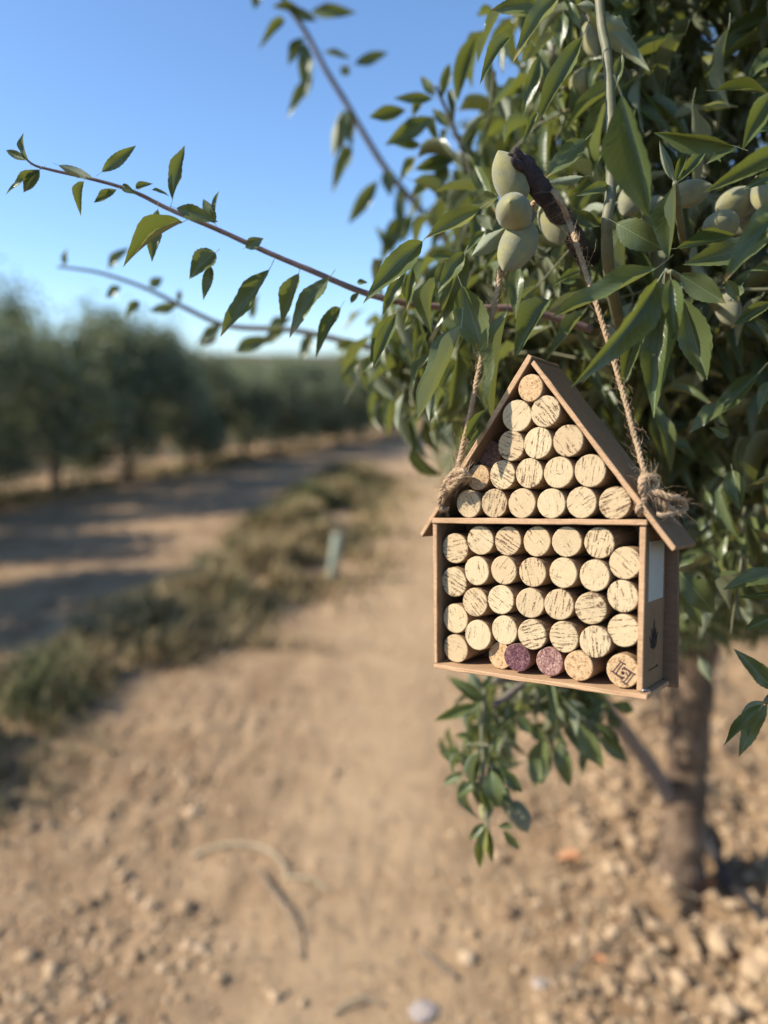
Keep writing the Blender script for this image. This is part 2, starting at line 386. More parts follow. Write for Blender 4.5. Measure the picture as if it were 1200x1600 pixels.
def rnd_material(name, stops, rough=0.95, nscale=120, bs=0.5, var=1.0):
    m, nt, b = mat(name)
    a = nt.nodes.new('ShaderNodeAttribute'); a.attribute_name = 'rnd'; oi = nt.nodes.new('ShaderNodeObjectInfo')
    n = noise(nt, coords(nt, 'Object'), nscale, 4)
    f = math_(nt, 'ADD', a.outputs['Fac'], math_(nt, 'MULTIPLY', math_(nt, 'SUBTRACT', n, 0.5), 0.35 * var))
    nt.links.new(ramp(nt, f, stops).outputs[0], b.inputs['Base Color']); b.inputs['Roughness'].default_value = rough
    b.inputs['Specular IOR Level'].default_value = 0.2
    bump(nt, b, n, bs, 0.004)
    return m
M_CLOD = rnd_material('clods', [(0.0, (0.213, 0.136, 0.077)), (0.30, (0.341, 0.232, 0.134)), (0.75, (0.448, 0.319, 0.193)), (0.96, (0.502, 0.384, 0.259)), (0.97, (0.320, 0.270, 0.242))])
M_GRASS = rnd_material('strip_grass', [(0.0, (0.075, 0.095, 0.034)), (0.30, (0.120, 0.128, 0.052)), (0.45, (0.20, 0.150, 0.070)), (0.75, (0.34, 0.25, 0.120)), (1.0, (0.48, 0.37, 0.19))], 0.8, 3, 0.0, 0.2)
M_STICK = rnd_material('dry_stick', [(0.0, (0.16, 0.12, 0.09)), (0.5, (0.33, 0.26, 0.17)), (1.0, (0.46, 0.38, 0.24))], 0.8, 90)
M_ORANGE = plain('orange_dead_leaf', (0.42, 0.19, 0.08), 0.7, 60, 0.35)

# ------------------------------------------------------------------ ground
ROWDIR = Vector((0.156, 0.988, 0))
TREE = ground_at(1064, 1402); TREE.z = 0
def strip_x(y):                 # centre of the grass strip
    return np.interp(y, [1.5, 3.0, 4.0, 5.5, 7.2, 10, 14], [-1.95, -1.55, -1.25, -.82, -.80, -.50, 0.0])
def track(x, y):                # compacted, dusty wheel track between the strip and the near row
    c = -0.10 + 0.10 * (y - 2.0) + 0.06 * fbm(y * .7 + 3, y * 0 + 1.5, 2)
    return np.exp(-((x - c) / (0.30 + .03 * y)) ** 2) * (0.6 + 0.8 * (fbm(x * 2.2 + 7, y * 2.2, 3) + .4)).clip(0, 1)
def ground_h(x, y):
    x = np.asarray(x, dtype=float); y = np.asarray(y, dtype=float)
    dist = np.hypot(x, y)
    near = np.exp(-(dist / 14) ** 2)
    near = near * (1 - .75 * track(x, y))
    h = near * (0.035 * fbm(x * 1.3, y * 1.3, 3) + 0.022 * fbm(x * 7, y * 7, 3) + 0.016 * fbm((x * .8 + y * .6) * 23 + 3, (y * .8 - x * .6) * 23, 3) * (0.5 + 1.2 * np.clip(fbm(x * 1.1 + 8, y * 1.1, 2) + .4, 0, 1)))
    rowx = TREE.x + (y - TREE.y) * 0.158
    berm = np.exp(-((x - rowx - 0.15) / 0.55) ** 2)
    h = h + near * berm * (0.055 + 0.07 * fbm(x * 6 + 9, y * 6, 3) + 0.06 * fbm(x * 22, y * 22 + 4, 3))
    h = h + 0.05 * np.exp(-((x - strip_x(y)) / 0.35) ** 2) * near
    hill = np.clip((y - 60) / 170, 0, 1); hill = hill * hill * (3 - 2 * hill)
    h = h + hill * (9.5 + 3.5 * fbm(x * 0.010 + 2, y * 0.006, 3)) + np.clip((y - 14) / 60, 0, 1) * 0.5 * fbm(x * 0.05, y * 0.05, 3)
    return h
nx, ny = 560, 620
u = np.linspace(-1, 1, nx); xs = 3.0 * np.sinh(u * 6.2) / np.sinh(6.2) * 120
k = np.linspace(0, 1, ny); ys = -1.0 + 0.9 * (np.exp(k * 6.3) - 1)
xs = np.sign(u) * (np.abs(u) * 2.6 + (np.exp(np.maximum(np.abs(u) - 0.55, 0) * 13) - 1) * 1.4)
X, Y = np.meshgrid(xs + 0.25, ys)
X = X + np.clip(Y - 2, 0, None) * 0.02
Z = ground_h(X, Y)
V = np.stack([X, Y, Z], -1).reshape(-1, 3)
i, j = np.meshgrid(np.arange(ny - 1), np.arange(nx - 1), indexing='ij')
a = (i * nx + j).ravel()
Fq = np.stack([a, a + 1, a + nx + 1, a + nx], -1)
g = link('ground', big_mesh('ground', V, Fq, None, track(X, Y).ravel()), M_SOIL, smooth=True); tag(g, kind='structure')
g['label'] = 'dry sandy orchard soil with tracks and clods'

# ------------------------------------------------------------------ hanging cork house
R = np.array([[0.7968, -0.0016, 0.6043], [-0.0096, 0.9998, 0.0153], [-0.6042, -0.0179, 0.7966]])
T = (0.1076, -0.1204, 0.5487)
def c2w(v): return RGT * float(v[0]) + UPV * float(v[1]) + FWD * float(v[2])
HX, HY, HZ = c2w(R[:, 0]).normalized(), c2w(R[:, 2]).normalized(), c2w(R[:, 1]).normalized()
HO = CAM + c2w(T)
HY = (HY - HX * HX.dot(HY)).normalized(); HZ = HX.cross(HY).normalized()
HM = Matrix(((HX.x, HY.x, HZ.x, HO.x), (HX.y, HY.y, HZ.y, HO.y), (HX.z, HY.z, HZ.z, HO.z), (0, 0, 0, 1)))
HMI = HM.inverted()
def hp(px, py, dl=0.0):
    """house-local (x, z) of a photo pixel on the plane dl metres behind the house front"""
    r = FWD + RGT * ((px - 600) / F) + UPV * ((800 - py) / F)
    o = HMI @ CAM; d = HMI.to_3x3() @ r
    t = (dl - o.y) / d.y; p = o + d * t
    return p.x, p.z
house = empty('cork_house', HO); house.matrix_world = HM
tag(house, 'small wooden house-shaped box packed with wine corks, hanging from the almond branch', 'insect hotel')

def board(name, poly, y0, y1, m=M_WOOD, parent=house, bev=0.0005, rag=0.0):
    bm = bmesh.new()
    P = []
    for (a, b) in zip(poly, poly[1:] + poly[:1]):            # subdivide long sides for slightly uneven edges
        n = max(1, int(math.hypot(b[0] - a[0], b[1] - a[1]) / 0.010))
        for q in range(n):
            t = q / n; o = (random.uniform(-rag, rag), random.uniform(-rag, rag)) if q else (0, 0)
            P.append((a[0] + (b[0] - a[0]) * t + o[0], a[1] + (b[1] - a[1]) * t + o[1]))
    f = [bm.verts.new((x, y0 + random.uniform(-rag, rag), z)) for x, z in P]; bk = [bm.verts.new((x, y1, z)) for x, z in P]
    n = len(P)
    bm.faces.new(f[::-1]); bm.faces.new(bk)
    for q in range(n): bm.faces.new((f[q], f[(q + 1) % n], bk[(q + 1) % n], bk[q]))
    bmesh.ops.recalc_face_normals(bm, faces=bm.faces[:])
    long_edges = [e for e in bm.edges if e.calc_face_angle(0) > 0.6]
    bmesh.ops.bevel(bm, geom=long_edges, offset=bev, segments=1, affect='EDGES')
    if m is M_WOOD:                                            # sawn edges show front and back, board faces tinted darker to deepen their shade
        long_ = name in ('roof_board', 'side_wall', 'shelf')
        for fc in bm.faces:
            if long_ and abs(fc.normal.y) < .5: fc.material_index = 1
    me = bpy.data.meshes.new(name); bm.to_mesh(me); bm.free()
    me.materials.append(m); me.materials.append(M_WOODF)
    return link(name, me, None, parent)
def px_poly(pts, dl=0.0): return [hp(x, y, dl) for x, y in pts]
DEP = 0.046
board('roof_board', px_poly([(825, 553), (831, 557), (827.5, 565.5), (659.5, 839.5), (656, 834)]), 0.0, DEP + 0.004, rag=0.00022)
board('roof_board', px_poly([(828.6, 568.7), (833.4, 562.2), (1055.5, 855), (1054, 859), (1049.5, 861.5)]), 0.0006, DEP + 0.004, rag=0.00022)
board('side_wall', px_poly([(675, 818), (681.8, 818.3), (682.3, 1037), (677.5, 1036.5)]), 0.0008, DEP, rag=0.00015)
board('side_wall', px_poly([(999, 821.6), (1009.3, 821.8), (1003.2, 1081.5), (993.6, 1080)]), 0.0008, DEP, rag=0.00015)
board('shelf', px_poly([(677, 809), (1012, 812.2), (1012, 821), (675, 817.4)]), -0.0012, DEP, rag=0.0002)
board('base_board', px_poly([(677.3, 1038), (1011, 1086.5), (1011, 1094.5), (677.3, 1044)], -0.004), -0.004, DEP, rag=0.0003)
bl, br = hp(1060, 1076, DEP + 0.0005), hp(1060, 850, DEP + 0.0005)
ap = hp(826, 553)
sx = -0.0885
board('back_board', [(sx, hp(680, 1036)[1] - 0.003), (br[0], bl[1]), (br[0], br[1]), (br[0] - 0.004, br[1] + 0.004), (0.0, ap[1] - 0.008), (sx - 0.001, br[1] + 0.002)],
      DEP + 0.0006, DEP + 0.0036, M_WOODB, rag=0.0002)

def cork_mesh(seed):
    rr = random.Random(seed); n = 44
    CR0, CL0 = 0.0115, 0.042
    prof = [(0.0, 0.0), (0.55, 0.0), (0.94, 0.0), (0.985, 0.008), (1.0, 0.03), (1.0, 0.5), (1.0, 1.0), (0.0, 1.0)]
    V, Fc = [(0, 0, 0)], []
    rings = []
    wob = [rr.uniform(-1, 1) for _ in range(n)]
    for rad, y in prof[1:-1]:
        ring = []
        for q in range(n):
            a = 2 * math.pi * q / n
            e = 1 + 0.012 * math.sin(2 * a + rr.random() * 0.1 + seed) + (0.010 * wob[q] if 0.9 < rad < 0.995 else 0)
            V.append((CR0 * rad * e * math.cos(a), CL0 * y, CR0 * rad * e * math.sin(a))); ring.append(len(V) - 1)
        rings.append(ring)
    for q in range(n): Fc.append((0, rings[0][q], rings[0][(q + 1) % n]))
    for r0, r1 in zip(rings, rings[1:]):
        for q in range(n): Fc.append((r0[q], r1[q], r1[(q + 1) % n], r0[(q + 1) % n]))
    Fc.append(tuple(rings[-1]))
    return V, Fc
S = 1200 / 460.0
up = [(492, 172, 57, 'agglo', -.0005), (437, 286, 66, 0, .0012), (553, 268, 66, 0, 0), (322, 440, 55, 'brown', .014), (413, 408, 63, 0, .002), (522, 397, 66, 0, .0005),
      (645, 388, 67, 0, 0), (279, 537, 53, 'agglo', .006), (378, 527, 61, 0, .003), (487, 520, 63, 0, .001), (606, 517, 66, 0, 0), (735, 510, 68, 0, .001),
      (240, 645, 59, 0, .005), (345, 643, 60, 0, .004), (457, 643, 62, 0, .001), (577, 644, 63, 0, .001), (700, 640, 66, 0, .002), (835, 642, 69, 0, .002)]
lo = [(185, 200, 62, 0, .008), (288, 168, 61, 0, .005), (400, 170, 61, 0, .005), (518, 172, 63, 0, .004), (640, 174, 64, 0, .004), (772, 178, 66, 0, .004), (877, 260, 68, 0, .004),
      (180, 338, 62, 0, .008), (273, 292, 60, 0, .004), (383, 290, 60, 0, .003), (500, 298, 62, 0, .003), (625, 300, 63, 0, .002), (753, 312, 66, 0, .003), (868, 396, 67, 0, .004),
      (186, 486, 61, 0, .008), (266, 420, 60, 0, .003), (371, 410, 61, 0, .002), (490, 424, 63, 0, .002), (608, 430, 65, 0, .002), (737, 446, 67, 0, .002), (871, 536, 69, 0, .004),
      (187, 609, 59, 0, .008), (278, 554, 62, 0, .004), (386, 534, 60, 0, .002), (498, 552, 64, 0, .001), (628, 562, 65, 0, .002), (755, 582, 67, 0, .002),
      (368, 638, 55, 'agglo', .010), (438, 646, 59, 'wine', .003), (570, 662, 60, 'rose', .003), (688, 680, 63, 'agglo', .001), (868, 700, 70, 'agglo', .003)]
lab = {'brown': 'dark reddish brown cork in the shade of the roof', 'wine': 'wine-stained dark purple cork', 'rose': 'pinkish wine-stained cork'}
cork_meshes = {}
for oy, lst in ((540, up), (780, lo)):
    for (cx, cy, r, kd, dl) in lst:
        kd = kd or 'natural'
        x, z = hp(640 + cx / S, oy + cy / S, dl)
        zc = (HM @ Vector((x, dl, z)) - CAM).dot(FWD)
        rad = r / S / F * zc * 0.985
        key = (kd, random.randrange(6))
        if key not in cork_meshes:
            v, f = cork_mesh(key[1] + 3); cork_meshes[key] = mesh('cork', v, f)
            cork_meshes[key].materials.append(M_CORK[kd])
        me = cork_meshes[key]
        o = link('cork', me, None, house)
        roll = random.choice([random.uniform(-1.0, 1.0), random.uniform(1.2, 1.9), random.uniform(0.2, 1.0)])
        o.matrix_local = Matrix.Translation((x, dl, z)) @ Euler((random.uniform(-.05, .05), 0, random.uniform(-.06, .06))).to_matrix().to_4x4() @ \
            Matrix.Rotation(roll, 4, 'Y') @ Matrix.Diagonal((rad / .0115, min(0.043, DEP - dl - 0.001) / .042, rad / .0115, 1))
        if kd in lab: o['label'] = lab[kd]
        if r == 70 and kd == 'agglo':
            o['label'] = 'pale pressed cork stamped with a square double-letter mark'
            o.matrix_local = Matrix.Translation((x, dl, z)) @ Matrix.Diagonal((rad / .0115, 0.95, rad / .0115, 1))
            logo_cork = o

def strokes(paths, wd, y, conv):
    V, Fc = [], []
    for p in paths:
        pts = [Vector(conv(*q[:2])) for q in p[0]]; ww = p[1] * wd
        for a, b in zip(pts, pts[1:]):
            d = (b - a).normalized(); n = Vector((-d.y, d.x)) * ww / 2; a2 = a - d * ww * .3; b2 = b + d * ww * .3
            o = len(V)
            for q in (a2 - n, b2 - n, b2 + n, a2 + n): V.append((q.x, y, q.y))
            for q in (a2 - n, b2 - n, b2 + n, a2 + n): V.append((q.x, y + 0.0006, q.y))
            Fc += [(o, o + 1, o + 2, o + 3), (o, o + 4, o + 5, o + 1), (o + 1, o + 5, o + 6, o + 2), (o + 2, o + 6, o + 7, o + 3), (o + 3, o + 7, o + 4, o)]
    return V, Fc
cv = lambda x, y: ((x - 790) / 262.0 * .0115, -(y - 528) / 292.0 * .0115)
dot = [(795 + 20 * math.cos(t), 560 + 22 * math.sin(t)) for t in np.linspace(0, 6.3, 12)]
dot2 = [(795 + 9 * math.cos(t), 560 + 10 * math.sin(t)) for t in np.linspace(0, 6.3, 8)]
LG = [([(740, 365), (835, 408)], 1.3), ([(757, 385), (643, 560)], 1), ([(792, 405), (690, 580)], 1), ([(612, 553), (780, 662)], 1.5), ([(775, 668), (815, 632)], 1.4),
      ([(690, 580), (725, 622), (805, 640)], 1), ([(985, 560), (820, 470)], 1.5), ([(820, 462), (786, 498)], 1.4), ([(962, 560), (855, 738)], 1), ([(925, 545), (812, 715)], 1),
      ([(778, 704), (872, 762)], 1.4), ([(800, 490), (870, 505), (905, 540), (890, 600)], 1), ([(842, 545), (868, 595)], 1.2), (dot, 1), (dot2, 1.2)]
v, f = strokes(LG, 0.062 * .0115, -0.00022, cv)
link('stamped_mark', mesh('stamped_mark', v, f), M_INK, logo_cork)

# right side wall: blank white sticker, small plant emblem and a line of tiny handwriting, staple
SW = hp(1006, 950)[0]
def side_panel(name, y0, y1, z0, z1, m, lift):
    xa = lambda z: hp(1009.3, 821.8)[0] + (hp(1003.2, 1081.5)[0] - hp(1009.3, 821.8)[0]) * (z - 0.1116) / (0 - 0.1116)
    V = []
    for l in (lift, 0.0):
        for (y, z) in ((y0, z0), (y1, z0), (y1, z1), (y0, z1)): V.append((xa(z) + l, y, z))
    return link(name, mesh(name, V, [(0, 1, 2, 3), (0, 4, 5, 1), (1, 5, 6, 2), (2, 6, 7, 3), (3, 7, 4, 0)]), m, house), xa
st, xa = side_panel('sticker', 0.008, 0.040, 0.060, 0.101, M_STICKER, 0.0004)
st['label'] = 'blank white sticker on the shaded side wall'
def side_strokes(name, paths, wd, m):
    V, Fc = [], []
    for pts in paths:
        for (a, b, w0, w1) in pts:
            a = Vector(a); b = Vector(b); d = (b - a).normalized(); n = Vector((-d.y, d.x)); o = len(V)
            for q in (a - n * w0, b - n * w1, b + n * w1, a + n * w0): V.append((xa(q.y) + 0.0005, q.x, q.y))
            for q in (a - n * w0, b - n * w1, b + n * w1, a + n * w0): V.append((xa(q.y) - 0.0002, q.x, q.y))
            Fc += [(o, o + 1, o + 2, o + 3), (o, o + 4, o + 5, o + 1), (o + 2, o + 6, o + 7, o + 3)]
    return link(name, mesh(name, V, Fc), m, house)
emb = []
for tx, tz in ((-.009, .009), (-.005, .014), (0.0, .020), (.004, .013), (.008, .010), (-.007, .003), (.007, .004)):
    b0 = (0.022, 0.0265); mid = (0.022 + tx * .55, 0.0265 + tz * .45)
    emb.append([(b0, mid, .0007, .0010), (mid, (0.022 + tx, 0.0265 + tz), .0010, .0001)])
side_strokes('plant_emblem', emb, 1, M_BLACKINK)
wr = []; p0 = (0.012, 0.0125)
for q in range(14):
    p1 = (0.012 + 0.0014 * (q + 1), 0.0125 + random.uniform(-.0011, .0014)); wr.append((p0, p1, .00018, .00018)); p0 = p1
side_strokes('handwriting', [wr], 1, M_BLACKINK)
sp_ = hp(1006, 1083); stv = [(Vector((sp_[0] + dx, -0.002 + dy, sp_[1] + dz)), 0.0004) for dx, dy, dz in ((-.001, 0, .0), (.0, 0, .0025), (.003, .002, .0027), (.0045, .004, .0))]
v, f, _ = tube(stv, 6); link('staple', mesh('staple', v, f), M_STEEL, house, True)

# ------------------------------------------------------------------ jute twine
def hl(px, py, lift):            # point just in front of / on the house at that pixel
    x, z = hp(px, py, lift); return HM @ Vector((x, lift, z))
def rope(P, r, name, parent, plies=3, twist=260.0, n=10):
    P = catmull([(p, r) for p in P], n)
    parts = []; L = 0
    fr = []; nrm = None
    for i, (p, _) in enumerate(P):
        t = (P[min(i + 1, len(P) - 1)][0] - P[max(i - 1, 0)][0]).normalized()
        nrm = t.orthogonal().normalized() if nrm is None else (nrm - t * nrm.dot(t)).normalized()
        if i: L += (p - P[i - 1][0]).length
        fr.append((p, nrm.copy(), t.cross(nrm), L))
    for k in range(plies):
        Q = []
        for i, (p, a, b, l) in enumerate(fr):
            th = l * twist * 2 + 2 * math.pi * k / plies
            rr = r * (1 + 0.10 * math.sin(l * 900 + k) + 0.06 * random.uniform(-1, 1))
            Q.append((p + (a * math.cos(th) + b * math.sin(th)) * rr * 0.5, rr * 0.62))
        parts.append(tube(Q, 7, 0.06, True, k))
    v, f, u = join(parts)
    return link(name, mesh(name, v, f, u), M_JUTE, parent, True), fr
tw = empty('jute_twine', at(862, 330, 0.575))
tag(tw, 'hairy brown jute twine looped over the broken branch stub and knotted to the little roof', 'twine')
inv = Matrix.Translation(-tw.location)
RR = 0.0021
L0 = HM @ Vector((*[hp(700, 762)[0]], -0.004, hp(700, 762)[1]))
zl = lambda px, py: (hl(px, py, 0) - CAM).dot(FWD)
left_pts = [at(783, 418, 0.582), at(776, 460, .584), at(766, 505, .587), at(752, 560, .59), at(740, 620, .592), at(727, 680, .594), at(718, 720, .596), hl(712, 742, -0.006)]
right_pts = [at(886, 338, 0.572), at(899, 375, .562), at(915, 425, .555), at(935, 485, .548), at(955, 550, .54), at(975, 620, .532), at(994, 690, .523), at(1008, 742, .513)]
over_pts = [at(783, 418, 0.582), at(800, 380, .592), at(826, 330, .597), at(846, 304, .585), at(862, 298, .566), at(874, 312, .558), at(886, 338, .566)]
fibre_paths = []
def trope(P, r, name, **kw):
    o, fr = rope(P, r, name, None, **kw); o.parent = tw; o.matrix_parent_inverse = inv
    fibre_paths.append((fr, r)); return o
trope(left_pts, RR, 'strand'); trope(right_pts, RR, 'strand'); trope(over_pts, RR, 'strand')
# left knot: coils round the roof board
trope([hl(712, 738, -.006), hl(724, 736, -.009), hl(733, 745, -.004), hl(726, 752, .004), hl(712, 750, .012), hl(697, 752, -.002), hl(704, 762, -.0075), hl(716, 752, -.0085), hl(724, 742, -.006),
       hl(716, 734, -.004), hl(703, 744, -.006), hl(694, 760, -.006)], .0021, 'knot', n=8)
trope([hl(694, 758, -.006), hl(689, 770, -.004), hl(686, 788, -.0035), hl(690, 797, -.003), hl(700, 795, .004)], .0018, 'loose_end', n=8)
trope([hl(690, 776, -.0045), hl(698, 762, -.0055), hl(706, 752, -.008), hl(720, 746, -.010), hl(730, 738, -.006)], .0019, 'knot', n=8)
# right knot on the roof slope, with a bow loop
k0 = 0.512
trope([at(1008, 740, .512), at(1003, 752, .506), at(1006, 766, .503), at(1018, 768, .505), at(1025, 757, .508), at(1019, 746, .505), at(1008, 748, .501), at(1002, 762, .500), at(1008, 774, .503), at(1022, 776, .506)], .0024, 'knot', n=8)
trope([at(1012, 772, .505), at(1004, 786, .500), at(997, 797, .499), at(1003, 803, .503), at(1012, 796, .512)], .0022, 'knot', n=8)
trope([at(1012, 770, .503), at(1030, 771, .499), at(1046, 777, .498), at(1062, 780, .503), at(1070, 790, .508), at(1064, 800, .507), at(1050, 797, .503), at(1038, 788, .501), at(1024, 776, .502)], .0024, 'bow_loop', n=8)
trope([at(1022, 778, .507), at(1034, 788, .505), at(1048, 798, .503), at(1060, 801, .502)], .0021, 'loose_end', n=8)
trope([at(1060, 800, .504), at(1048, 803, .501), at(1036, 806, .499), at(1026, 804, .5)], .0018, 'loose_end', n=8)
fv = []
for fr, r in fibre_paths:
    tot = fr[-1][3]
    for q in range(int(tot * 1500) + 6):
        p, a, b, l = fr[random.randrange(len(fr))]
        th = random.uniform(0, 6.28); d = a * math.cos(th) + b * math.sin(th)
        t = (fr[-1][0] - fr[0][0]); t = (t.normalized() if t.length > 1e-6 else a) * random.choice((-1, 1))
        ln = random.choice((.003, .004, .006, .009)) * random.uniform(.7, 1.4)
        s = p + d * r * .8; cu = Vector((random.uniform(-1, 1), random.uniform(-1, 1), random.uniform(-1, 1))) * ln * .35
        Q = [(s - t * ln * .3 - d * r * .4, .00011), (s + d * ln * .25 + t * ln * .2, .00010), (s + d * ln * .6 + t * ln * .5 + cu, .00008), (s + d * ln * .75 + t * ln + cu * 1.6, .00005)]
        fv.append(tube(Q, 3, 0, False))
v, f, u = join(fv)
fo = link('fibres', mesh('fibres', v, f, u), M_JUTE, tw); fo.matrix_parent_inverse = inv; fo['kind'] = 'stuff'

# ------------------------------------------------------------------ leaf shapes (unit length along +Y, unit width along X)
def leaf_mesh(nl, nw, bend, fold, twist, serr=0.0, seed=0):
    rr = random.Random(seed)
    V, UV, Fc = [], [], []
    for i_ in range(nl + 1):
        t = i_ / nl
        wd = (math.sin(math.pi * min(1, t ** 0.86)) ** 0.98) * (1 - 0.16 * t) * 1.10
        if i_ == 0: wd = 0.035
        if i_ == nl: wd = 0.012
        ang = bend * t * t; y = (math.sin(bend * t) / bend if abs(bend) > 1e-3 else t)
        z = -(1 - math.cos(bend * t)) / bend if abs(bend) > 1e-3 else 0
        wav = 0.045 * math.sin(t * (9 + seed % 4) + seed * 1.7)
        for k in range(-nw, nw + 1):
            s = k / nw; e = 1 + (serr * (1 if i_ % 2 else -1) if abs(s) == 1 else 0)
            x = s * wd * 0.5 * e
            zz = z + (abs(s) ** 1.2 * fold + (wav if abs(s) == 1 else 0)) * wd
            tw_ = twist * (t - .3)
            V.append((x * math.cos(tw_) - zz * 0 - 0, y, zz + x * math.sin(tw_) * 0.35)); UV.append((0.5 + s * 0.5 * wd, t))
    c = 2 * nw + 1
    for i_ in range(nl):
        for k in range(2 * nw):
            a = i_ * c + k; Fc.append((a, a + 1, a + 1 + c, a + c))
    # stalk
    o = len(V)
    for (y, z, r) in ((-0.16, 0.035, 0.012), (-0.07, 0.012, 0.011), (0.03, -0.004, 0.012)):
        for q in range(3):
            aa = q * 2.094; V.append((r * 1.6 * math.cos(aa), y, z + r * math.sin(aa) * .6)); UV.append((0.5, 0.02))
    for s in range(2):
        for q in range(3):
            a = o + s * 3 + q; b_ = o + s * 3 + (q + 1) % 3; Fc.append((a, b_, b_ + 3, a + 3))
    return V, Fc, UV
hero_leaf = []
LEAFP = [(0.5, 0.16, 0.2), (0.9, 0.22, -0.4), (0.25, 0.12, 0.5), (1.2, 0.18, 0.1), (-0.35, 0.20, -0.3), (0.7, 0.30, 0.6), (0.4, 0.10, -0.6), (1.5, 0.15, 0.3)]
LEAFP += [(random.choice((random.uniform(.15, 1.1), random.uniform(-.5, -.2))), random.uniform(.06, .32), random.uniform(-1.1, 1.1)) for _ in range(14)]
for s_, (bend, fold, tws) in enumerate(LEAFP):
    v, f, u = leaf_mesh(18, 2, bend, fold, tws, 0.035, s_)
    me = mesh('leaf', v, f, u); me.materials.append(M_LEAF); me.polygons.foreach_set('use_smooth', [True] * len(me.polygons)); hero_leaf.append(me)

def leaf_matrix(B, T, wid, nrm, bend=0.6):
    ax = T - B; ln = ax.length; y = ax / ln
    z = nrm - y * nrm.dot(y); z = z.normalized() if z.length > 1e-5 else y.orthogonal().normalized()
    x = y.cross(z)
    return Matrix(((x.x * wid, y.x * ln, z.x * ln, B.x), (x.y * wid, y.y * ln, z.y * ln, B.y), (x.z * wid, y.z * ln, z.z * ln, B.z), (0, 0, 0, 1)))

# ------------------------------------------------------------------ the near almond tree
tree = empty('almond_tree', TREE)
tag(tree, 'near almond tree with green fruit whose branch carries the cork house', 'tree')
TI = Matrix.Translation(-TREE)
def tpart(name, me, m=None, smooth=True):
    o = link(name, me, m, tree, smooth); o.matrix_parent_inverse = TI; return o
def limb(pts, name='branch', m=M_BRANCH, n=6, sides=9, rough=0.06):
    P = catmull([(at(x, y, d), r) for x, y, d, r in pts], n)
    v, f, u = tube(P, sides, rough, True, len(pts)); return tpart(name, mesh(name, v, f, u), m), P
# trunk
tp = [(1066, 1440, 1.99, .092), (1064, 1405, 1.99, .072), (1064, 1380, 1.99, .060), (1066, 1330, 1.98, .057), (1070, 1250, 1.96, .054), (1076, 1150, 1.94, .051), (1082, 1050, 1.92, .056), (1088, 960, 1.90, .058), (1096, 900, 1.88, .045)]
P = catmull([(at(x, y, d), r) for x, y, d, r in tp], 9)
P = [(p, r * (1 + .07 * math.sin(k_ * .9) + .05 * math.sin(k_ * 2.3 + 1))) for k_, (p, r) in enumerate(P)]
v, f, u = tube(P, 28, .055, True, 5); tpart('trunk', mesh('trunk', v, f, u), M_TRUNK)
limb([(1090, 960, 1.90, .042), (1085, 830, 1.80, .032), (1060, 680, 1.6, .022), (1010, 540, 1.25, .014), (950, 440, .90, .010), (908, 388, .68, .0088), (884, 350, .602, .0082), (848, 301, .568, .0078), (822, 262, .553, .0074), (811, 248, .549, .0055)], 'branch', M_STUB, 6, 10, .13)
for (x1, y1, dd, r_) in ((803, 231, .540, .003), (795, 240, .549, .0028), (808, 238, .552, .0032), (799, 246, .538, .0025), (812, 243, .543, .0026)):
    limb([(822, 262, .553, .005), (x1 + 6, y1 + 8, dd + .003, r_ * 1.2), (x1, y1, dd, r_ * .35)], 'splinter', M_STUB, 3, 6, .2)
limb([(1092, 950, 1.89, .045), (1150, 760, 1.95, .034), (1180, 500, 2.0, .026), (1100, 250, 1.9, .018), (1060, 40, 1.8, .012), (1040, -120, 1.75, .008)])
limb([(1095, 930, 1.88, .040), (1060, 760, 2.2, .028), (960, 560, 2.4, .018), (860, 380, 2.4, .010), (800, 250, 2.4, .006)])
limb([(1095, 920, 1.88, .038), (1230, 700, 1.6, .026), (1280, 480, 1.2, .018), (1230, 330, .85, .011), (1165, 330, .66, .006)])
limb([(1046, 1245, 1.95, .026), (1010, 1190, 1.86, .021), (965, 1130, 1.72, .019), (930, 1080, 1.5, .013), (880, 1060, 1.1, .008), (830, 1060, .92, .006), (770, 1062, .87, .004)])
limb([(840, 1050, .90, .004), (810, 1075, .86, .0045), (772, 1102, .83, .004)], 'twig', M_BRANCH, 6, 6)
limb([(935, -25, .585, .0036), (940, 40, .58, .0036), (949, 90, .575, .0038), (955, 190, .57, .0040), (954, 300, .57, .0042), (948, 362, .572, .0044), (960, 470, .64, .005), (1000, 620, .95, .008)], 'shoot', M_TWIG)
# long shoot reaching left, and the two blurred ones
def crop(ox, oy, sc): return lambda x, y: (ox + x / sc, oy + y / sc)
c4 = crop(0, 170, 1200 / 740); cU = crop(380, 0, 1200 / 460); c5 = crop(800, 0, 3.0); c3 = crop(660, 180, 3.0); c6 = crop(850, 350, 1200 / 350.)
c7 = crop(560, 440, 5.0); cR = crop(1000, 800, 711 / 200.); c8 = crop(680, 1050, 3.75)
def poly(cf, pts, d0, d1, r0, r1):
    n = len(pts) - 1
    return [(*cf(x, y), d0 + (d1 - d0) * k / n, r0 + (r1 - r0) * k / n) for k, (x, y) in enumerate(pts)]
limb(poly(c4, [(60, 120), (85, 142), (130, 155), (260, 185), (345, 213), (430, 255), (560, 310), (680, 365), (800, 415), (920, 465), (1040, 495), (1180, 505), (1330, 510), (1500, 560)], .585, .66, .0007, .0036), 'shoot', M_REDTWIG)
limb(poly(c4, [(145, 400), (250, 415), (370, 455), (470, 505), (580, 550), (750, 562), (920, 600), (1100, 640), (1300, 660)], 1.0, 1.15, .0016, .006), 'shoot', M_BRANCH)
limb(poly(cU, [(150, -40), (180, 20), (260, 140), (340, 290), (420, 420), (500, 560), (590, 700), (700, 830), (800, 950), (960, 1150), (1150, 1400)], 1.12, 1.35, .0032, .0070), 'shoot', M_BRANCH)
